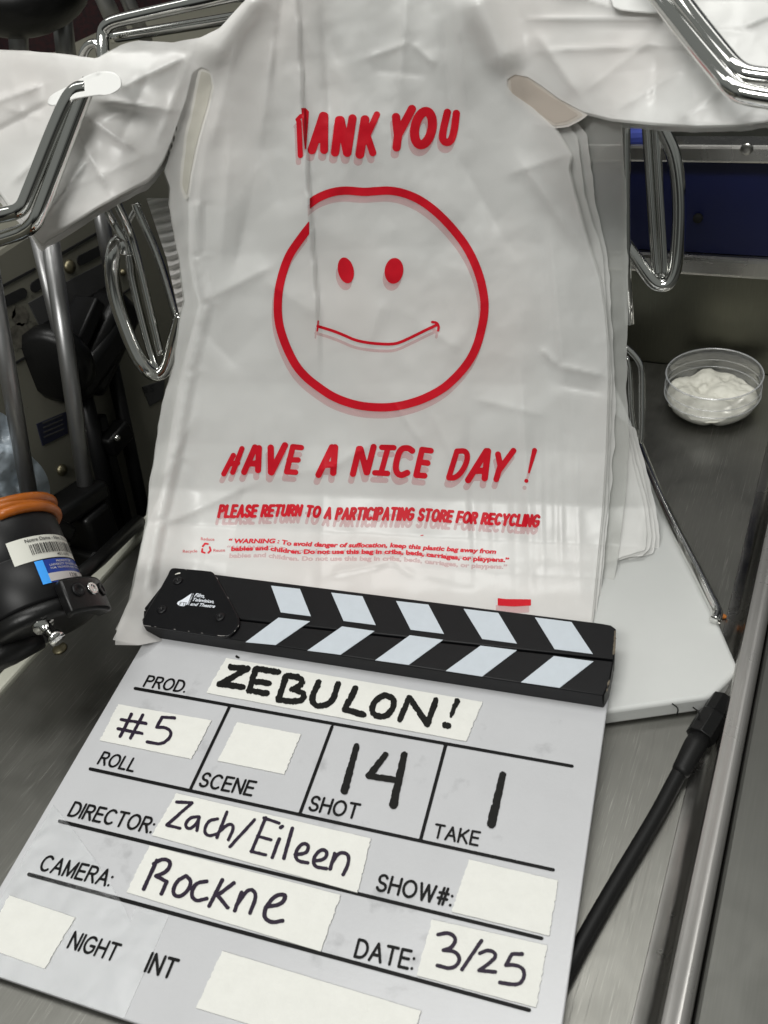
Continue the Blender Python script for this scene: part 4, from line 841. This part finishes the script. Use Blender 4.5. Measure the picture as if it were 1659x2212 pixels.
# second bag: its print shows faintly through the first
b2 = thing('carrier_bag', 'white carrier bag directly behind the front one, its edge just showing at the right', 'carrier bag', oc+np.array([0, .004, 0]), GRP)
def shift(L, dx, dy=0, j=0.): return [(p[0]+dx+random.uniform(-j, j), p[1]+dy) for p in L]
HLg = [p for p in HL[:-3]]+[(420, 160)]
sec = HT+shift(HL[:-4], 0, 5)+[(392, 230), (378, 300)]+[(p[0]*.5+q[0]*.5, p[1]) for p, q in zip(LO[4:], LO[4:])]+BOT+shift(RI, 4)[:-3]+shift(HR, 2, 6)[2:-2]+HR[-2:]
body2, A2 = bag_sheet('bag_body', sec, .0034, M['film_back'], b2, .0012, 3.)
# the rest of the stack fans out to the right
R2 = [(1319, 1298), (1333, 1223), (1345, 1100), (1356, 966), (1356, 836), (1354, 553), (1350, 420), (1342, 262)]
R3 = [(1300, 1228), (1346, 1221), (1405, 1206), (1421, 1196), (1426, 1163), (1423, 1126), (1406, 1053), (1390, 990), (1373, 930), (1360, 860), (1357, 700), (1352, 430), (1344, 262)]
def lerpL(a, b, t): return [(p[0]*(1-t)+q[0]*t, p[1]*(1-t)+q[1]*t) for p, q in zip(a, b)]
RIb = [(1285, 1330), (1296, 1223), (1306, 1100), (1316, 966), (1319, 836), (1297, 553), (1252, 420), (1238, 300)]
for k in range(7):
    g = thing('carrier_bag', 'white carrier bag in the fanned stack behind the printed front bags', 'carrier bag', oc+np.array([0, .008+.003*k, 0]), GRP)
    if k < 3:
        rr = lerpL(RIb, R2, (.12, .30, 1.)[k]); rr = [(p[0]+random.uniform(-3, 3), p[1]) for p in rr]; bot = [(330, 1385), (700, 1330), (1230, 1340), (1281, 1302+2*k)]; top = [(1300-k*10, 262), (1150, 205), (1105, 172)]
        lft = shift(LO, -1.5*k+6*(k == 0), 0)[:-1]
    else:
        rr = [(p[0]-(6-k)*(9 if p[1] > 900 else 1.0)-(88 if p[1] < 870 else 0), p[1]-(6-k)*3+random.uniform(-4, 4)) for p in R3]; bot = [(400, 1180), (800, 1200), (1295, 1232)]; top = [(1250, 262), (1150, 203), (1102, 168)]
        lft = [(p[0]+2+3*(k-3), p[1]) for p in LO if p[1] < 1180]
    hand = shift(HL[:-3], 0, 4+3.2*k); hand = [(x if x > -40 else -44, min(y, 800)) for x, y in hand]
    hr = shift(HR, 0, 2.2*(k+1))[3:-1]+[(1705, -44)]
    ol = HT+hand+lft+bot+rr+hr
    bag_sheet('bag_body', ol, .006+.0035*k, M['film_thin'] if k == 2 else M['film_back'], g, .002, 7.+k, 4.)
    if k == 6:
        for q, c_ in enumerate(((.70, .67, .63), (.62, .57, .51), (.54, .48, .42))):  # nested sheets, browner inwards: shade and backing tint put into the film colour
            bag_sheet('slit_shade_sheet', [(1078, 138), (1130, 138), (1200, 190), (1255, 222), (1290, 248), (1262, 268), (1230, 284), (1195, 288), (1140, 255), (1083, 215)], .0013-.0003*q, film('slit_shade_film', c_, .03, .2, .5, .03, .05), g, .0, 12., 3., 11+5.5*q)
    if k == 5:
        for q, c_ in enumerate(((.74, .735, .69), (.64, .63, .56))):  # darker nested sheets put the slit's shade into the film colour
            bag_sheet('slit_shade_sheet', [(426, 136), (465, 148), (472, 190), (442, 300), (424, 377), (416, 440), (390, 440), (380, 400), (388, 300), (408, 213), (420, 155)], .0013-.0003*q, film('slit_shade_film', c_, .03, .2, .5, .03, .05), g, .0, 13., 3., 9+6*q)
# ruffled pile of bag edges left of the slit
g = thing('carrier_bag', 'ruffled folds of the deepest white bags, between chrome rods and stack at left', 'carrier bag', on_bag(350., 540., -.04), GRP)
X, Y = grid(310, 425, 420, 700, 4)
Sg = poly_sdf(X, Y, [(316, 428), (400, 428), (415, 560), (415, 700), (392, 700), (378, 640), (360, 560), (340, 500)]); V, F = march(Sg, X[0, 0], Y[0, 0], 4)
dd = bilin(DT, V[:, 0], V[:, 1])+.030+.0035*np.sin((V[:, 1]+.35*V[:, 0]+3*np.sin(V[:, 0]/16))/3.4)
obj('bag_body', at_dist(V[:, 0], V[:, 1], dd), F, M['film_back'], g)
# folded-over handle tabs hooked on the arms
def tab(name, poly, off, th, label):
    P = smooth_line(poly, 2, True); X = [at_dist(p[0], p[1], bilin(DT, p[0], p[1])-off) for p in P]
    d = -_n(CAM-np.mean(X, 0))*th
    o = obj(name, *prism(X, d), M['tabf'], bevel=.0025, seg=3); tag(o, label, 'bag tab')
M['tabf'] = mat('white_tab_plastic', (.80, .80, .78), .4, noise=.04, nscale=30)
tab('folded_tab', [(100, 226), (108, 205), (150, 185), (190, 160), (225, 152), (252, 157), (264, 172), (262, 192), (245, 203), (200, 208), (160, 214), (118, 231)], .024, .011, 'stack of white handle tabs hooked over the left chrome arm')
tab('folded_tab', [(1312, -30), (1320, 8), (1332, 22), (1360, 26), (1430, 32), (1440, 10), (1410, -30)], .006, .005, 'white handle tab tucked under the right chrome arm at top')

# ------------------------------------------------------------------ chrome bag rack
rk = thing('bag_rack', 'bent chrome wire rack holding the stack of carrier bags', 'rack', np.array([on_bag(829., 1000.)[0], on_bag(829., 1000.)[1]+.06, ZB]))
def wire(name, pts, rpx, offs, it=2):
    """picture points, radius in picture units, distance offset (towards camera) from the hanging face"""
    P = []; n = len(pts); offs = [offs]*n if np.isscalar(offs) else offs
    bt = base_t(np.array([p[0] for p in pts], float), np.array([p[1] for p in pts], float))
    if name == 'arm': bt = bilin(DSM, [p[0] for p in pts], [p[1] for p in pts])
    for p, o_, b_ in zip(pts, offs, bt): P.append(at_dist(float(p[0]), float(p[1]), b_-o_))
    r = rpx/FPX*np.mean(bt-np.array(offs))
    return obj(name, *tube(smooth_line(P, it), r, 16), M['chrome'], rk)
wire('arm', [(190, 190), (133, 233), (52, 440), (38, 462), (0, 462), (-80, 470)][0:1]+[(160, 195), (133, 240), (60, 425), (48, 452), (20, 462), (-90, 480)], 14.5, .022, 3)
wire('arm', [(195, 175), (176, 215), (88, 455), (72, 487), (40, 505), (-90, 540)], 14.5, .019, 3)
wire('arm', [(1380, -70), (1421, -8), (1560, 165), (1584, 192), (1612, 206), (1730, 222)], 17.5, .024, 3)
wire('arm', [(1420, -70), (1464, -8), (1575, 132), (1595, 152), (1620, 164), (1730, 172)], 16, .026, 3)
wire('top_loop', [(640, -45), (553, -22), (270, 40), (232, 52), (221, 72), (224, 135)], 12, [-.02, -.02, -.02, -.02, -.02, -.012])
wire('top_loop', [(640, 15), (470, 45), (240, 82)], 10, -.035)
wire('hook_ring', [(176, 130), (184, 105), (200, 92), (214, 98), (218, 120)], 8, -.016)
wire('front_loop', [(285, 600), (280, 553), (268, 518), (236, 468), (211, 402), (212, 388), (222, 386), (234, 402), (276, 485), (297, 553), (347, 766)], 8, [-.02, -.02, -.02, -.02, .004, .008, .008, .004, -.02, -.02, -.02])
wire('front_loop', [(278, 548), (284, 600), (320, 746), (338, 800)], 8, -.02)
wire('side_bow', [(266, 545), (266, 527), (254, 520), (245, 540), (240, 586), (247, 640), (267, 700), (290, 758), (315, 800), (340, 812), (362, 796), (377, 740), (392, 680)], 14.5, [-.02]*3+[-.012]*6+[-.02]*4)
wire('side_rod', [(292, 440), (297, 455), (343, 553), (385, 697)], 8, -.034)
wire('side_rod', [(300, 440), (278, 478), (262, 520)], 5, -.034)
wire('upright', [(1351, 200), (1351, 290), (1353, 560), (1360, 700)], 9.5, -.040, 0)
wire('front_loop', [(1393, 220), (1396, 273), (1414, 553), (1420, 600)], 8.5, -.042, 1)
wire('front_loop', [(1413, 220), (1416, 273), (1433, 553), (1434, 598)], 8.5, -.042, 1)
wire('side_bow', [(1418, 255), (1434, 285), (1455, 330), (1465, 390), (1468, 460), (1464, 540), (1458, 585), (1446, 612), (1428, 618), (1408, 608), (1379, 566), (1352, 528)], 13.5, -.042)
wire('side_loop', [(1352, 750), (1368, 764), (1384, 786), (1387, 810), (1387, 935), (1383, 956)], 6, -.05, 2)
wire('side_loop', [(1354, 770), (1362, 800), (1364, 900), (1378, 950)], 4.5, -.055, 1)
def onb(x, y, z): return on_z(float(x), float(y), z)
P = [onb(1372, 935, .075), onb(1383, 966, .06), onb(1436, 1100, .034), onb(1500, 1222, .020), onb(1540, 1300, .0175), onb(1550, 1322, .0168), onb(1546, 1334, .0168), onb(1520, 1345, .0168), onb(1200, 1290, .0168)]
P = [onb(1372, 935, .0168), onb(1383, 966, .0168), onb(1436, 1100, .0168), onb(1500, 1222, .0168), onb(1538, 1298, .0168), onb(1551, 1324, .0168), onb(1544, 1340, .0168), onb(1515, 1335, .0168), onb(1400, 1300, .0168), onb(1300, 1270, .0168)][:7]
obj('base_rod', *tube(smooth_line(P, 2), .0033, 16), M['chrome'], rk)

# ------------------------------------------------------------------ right side: tub, cord, crumb
bc_ = on_z(1534., 882., 0.)
cup = thing('plastic_tub', 'clear plastic cut-off tub with lobed base on the steel table', 'tub', bc_)
RT = .0395
def lob(t, k): return 1-.10*max(0, math.cos(5*t+.6))**6*(1 if k < 5 else 0)
KZ = .64
profc = [(.86*r_, z_*KZ) for r_, z_ in [(.020, .0006), (.027, .0008), (.033, .005), (.0375, .012), (.0395, .018), (.0402, .022), (.0398, .0235), (.0404, .025), (.0400, .0285), (.0402, .031), (.0393, .034), (.0396, .047), (.0402, .049), (.0403, .0505), (.0397, .0508)]]
V, F = lathe(profc, bc_, n=80, wob=lob); F = F[:-1]
obj('cup_wall', V, F, M['cup'], cup)
for rr_, zz_, tk in ((.0402, .0505, .0006), (.0404, .0345, .00035), (.0406, .0245, .0004)):
    ringp = [bc_+np.array([.86*rr_*math.cos(t), .86*rr_*math.sin(t), zz_*KZ]) for t in np.linspace(0, 2*math.pi, 72)[:-1]]
    obj('cup_ridge', *tube(ringp, tk, 8, closed=True), M['cup_rim'], cup)  # whitish plastic puts the rim and ridge highlights into the colour
profd = [(.86*r_, z_*KZ*.9) for r_, z_ in [(.018, .0012), (.0255, .0016), (.0318, .0056), (.0362, .0122), (.038, .018), (.0385, .0205), (.0375, .0222), (.035, .0230), (.031, .0235), (.027, .0238), (.023, .024), (.019, .0242), (.015, .0245), (.011, .0245), (.007, .0245), (.003, .0245), (0, .0245)]]
_pd = [profd[0]]
for a, b in zip(profd[:-1], profd[1:]): _pd += [(a[0]+(b[0]-a[0])*t, a[1]+(b[1]-a[1])*t) for t in (.33, .67, 1.)]
profd = _pd
V, F = lathe(profd, bc_, n=140, wob=lambda t, k: lob(t, k//3))
for k in range(len(V)):
    z = V[k][2]
    if z > .0102: V[k][2] += (.0075*fbm(V[k][0]*70+3, V[k][1]*70+8, 2)+.0022*abs(fbm(V[k][0]*170, V[k][1]*170, 2)))*min(1, (z-.0102)/.0015)
o = obj('cream_paste', V, F, M['cream']); tag(o, 'lumpy off-white paste filling the clear plastic tub', 'paste')
cdt = thing('power_cable', 'thick black rubber cable with connector running along the table beside the slate', 'cable', onb(1400, 1800, 0))
P = [onb(1502, 1603, .0095), onb(1466, 1671, .0075), onb(1424, 1752, .0062), onb(1384, 1820, .0055), onb(1343, 1888, .005), onb(1302, 1958, .005), onb(1264, 2025, .005), onb(1226, 2096, .005), onb(1186, 2180, .005), onb(1135, 2290, .005), onb(1085, 2410, .005)]
obj('cable_jacket', *tube(smooth_line(P, 3), .0039, 16), M['cord'], cdt)
obj('connector', *tube([onb(1562, 1512, .010), onb(1561.5, 1513, .010), onb(1541, 1547, .0105), onb(1540, 1548, .0105), onb(1512, 1594, .0100), onb(1511, 1596, .0100)], [.0062, .0066, .0068, .0076, .0076, .0066], 8), M['blackp'], cdt, bevel=.0006)
obj('connector_screw', *ell(onb(1514, 1546, .0150), .0011, .0011, .0009, 10, 6), M['chrome'], cdt)
obj('strain_relief', *tube([onb(1516, 1588, .0105), onb(1500, 1612, .0095), onb(1472, 1665, .0085), onb(1468, 1671, .008)], [.0056, .0056, .0048, .0041], 14), M['cord'], cdt)
for a, b in (((1508, 1555), (1497, 1528)), ((1462, 1545), (1452, 1520))):
    pa, pb = onb(*a, .016), onb(*b, .019); obj('loose_strand', *tube(smooth_line([pa, (pa+pb)/2+np.array([.002, 0, .002]), pb], 2), .0004, 6), M['cord'], cdt)
o = obj('orange_crumb', *ell(onb(1562, 1331, .0015), .0022, .0016, .0014, 10, 6), M['crumb']); tag(o, 'tiny orange crumb beside the end of the chrome base rod', 'crumb')
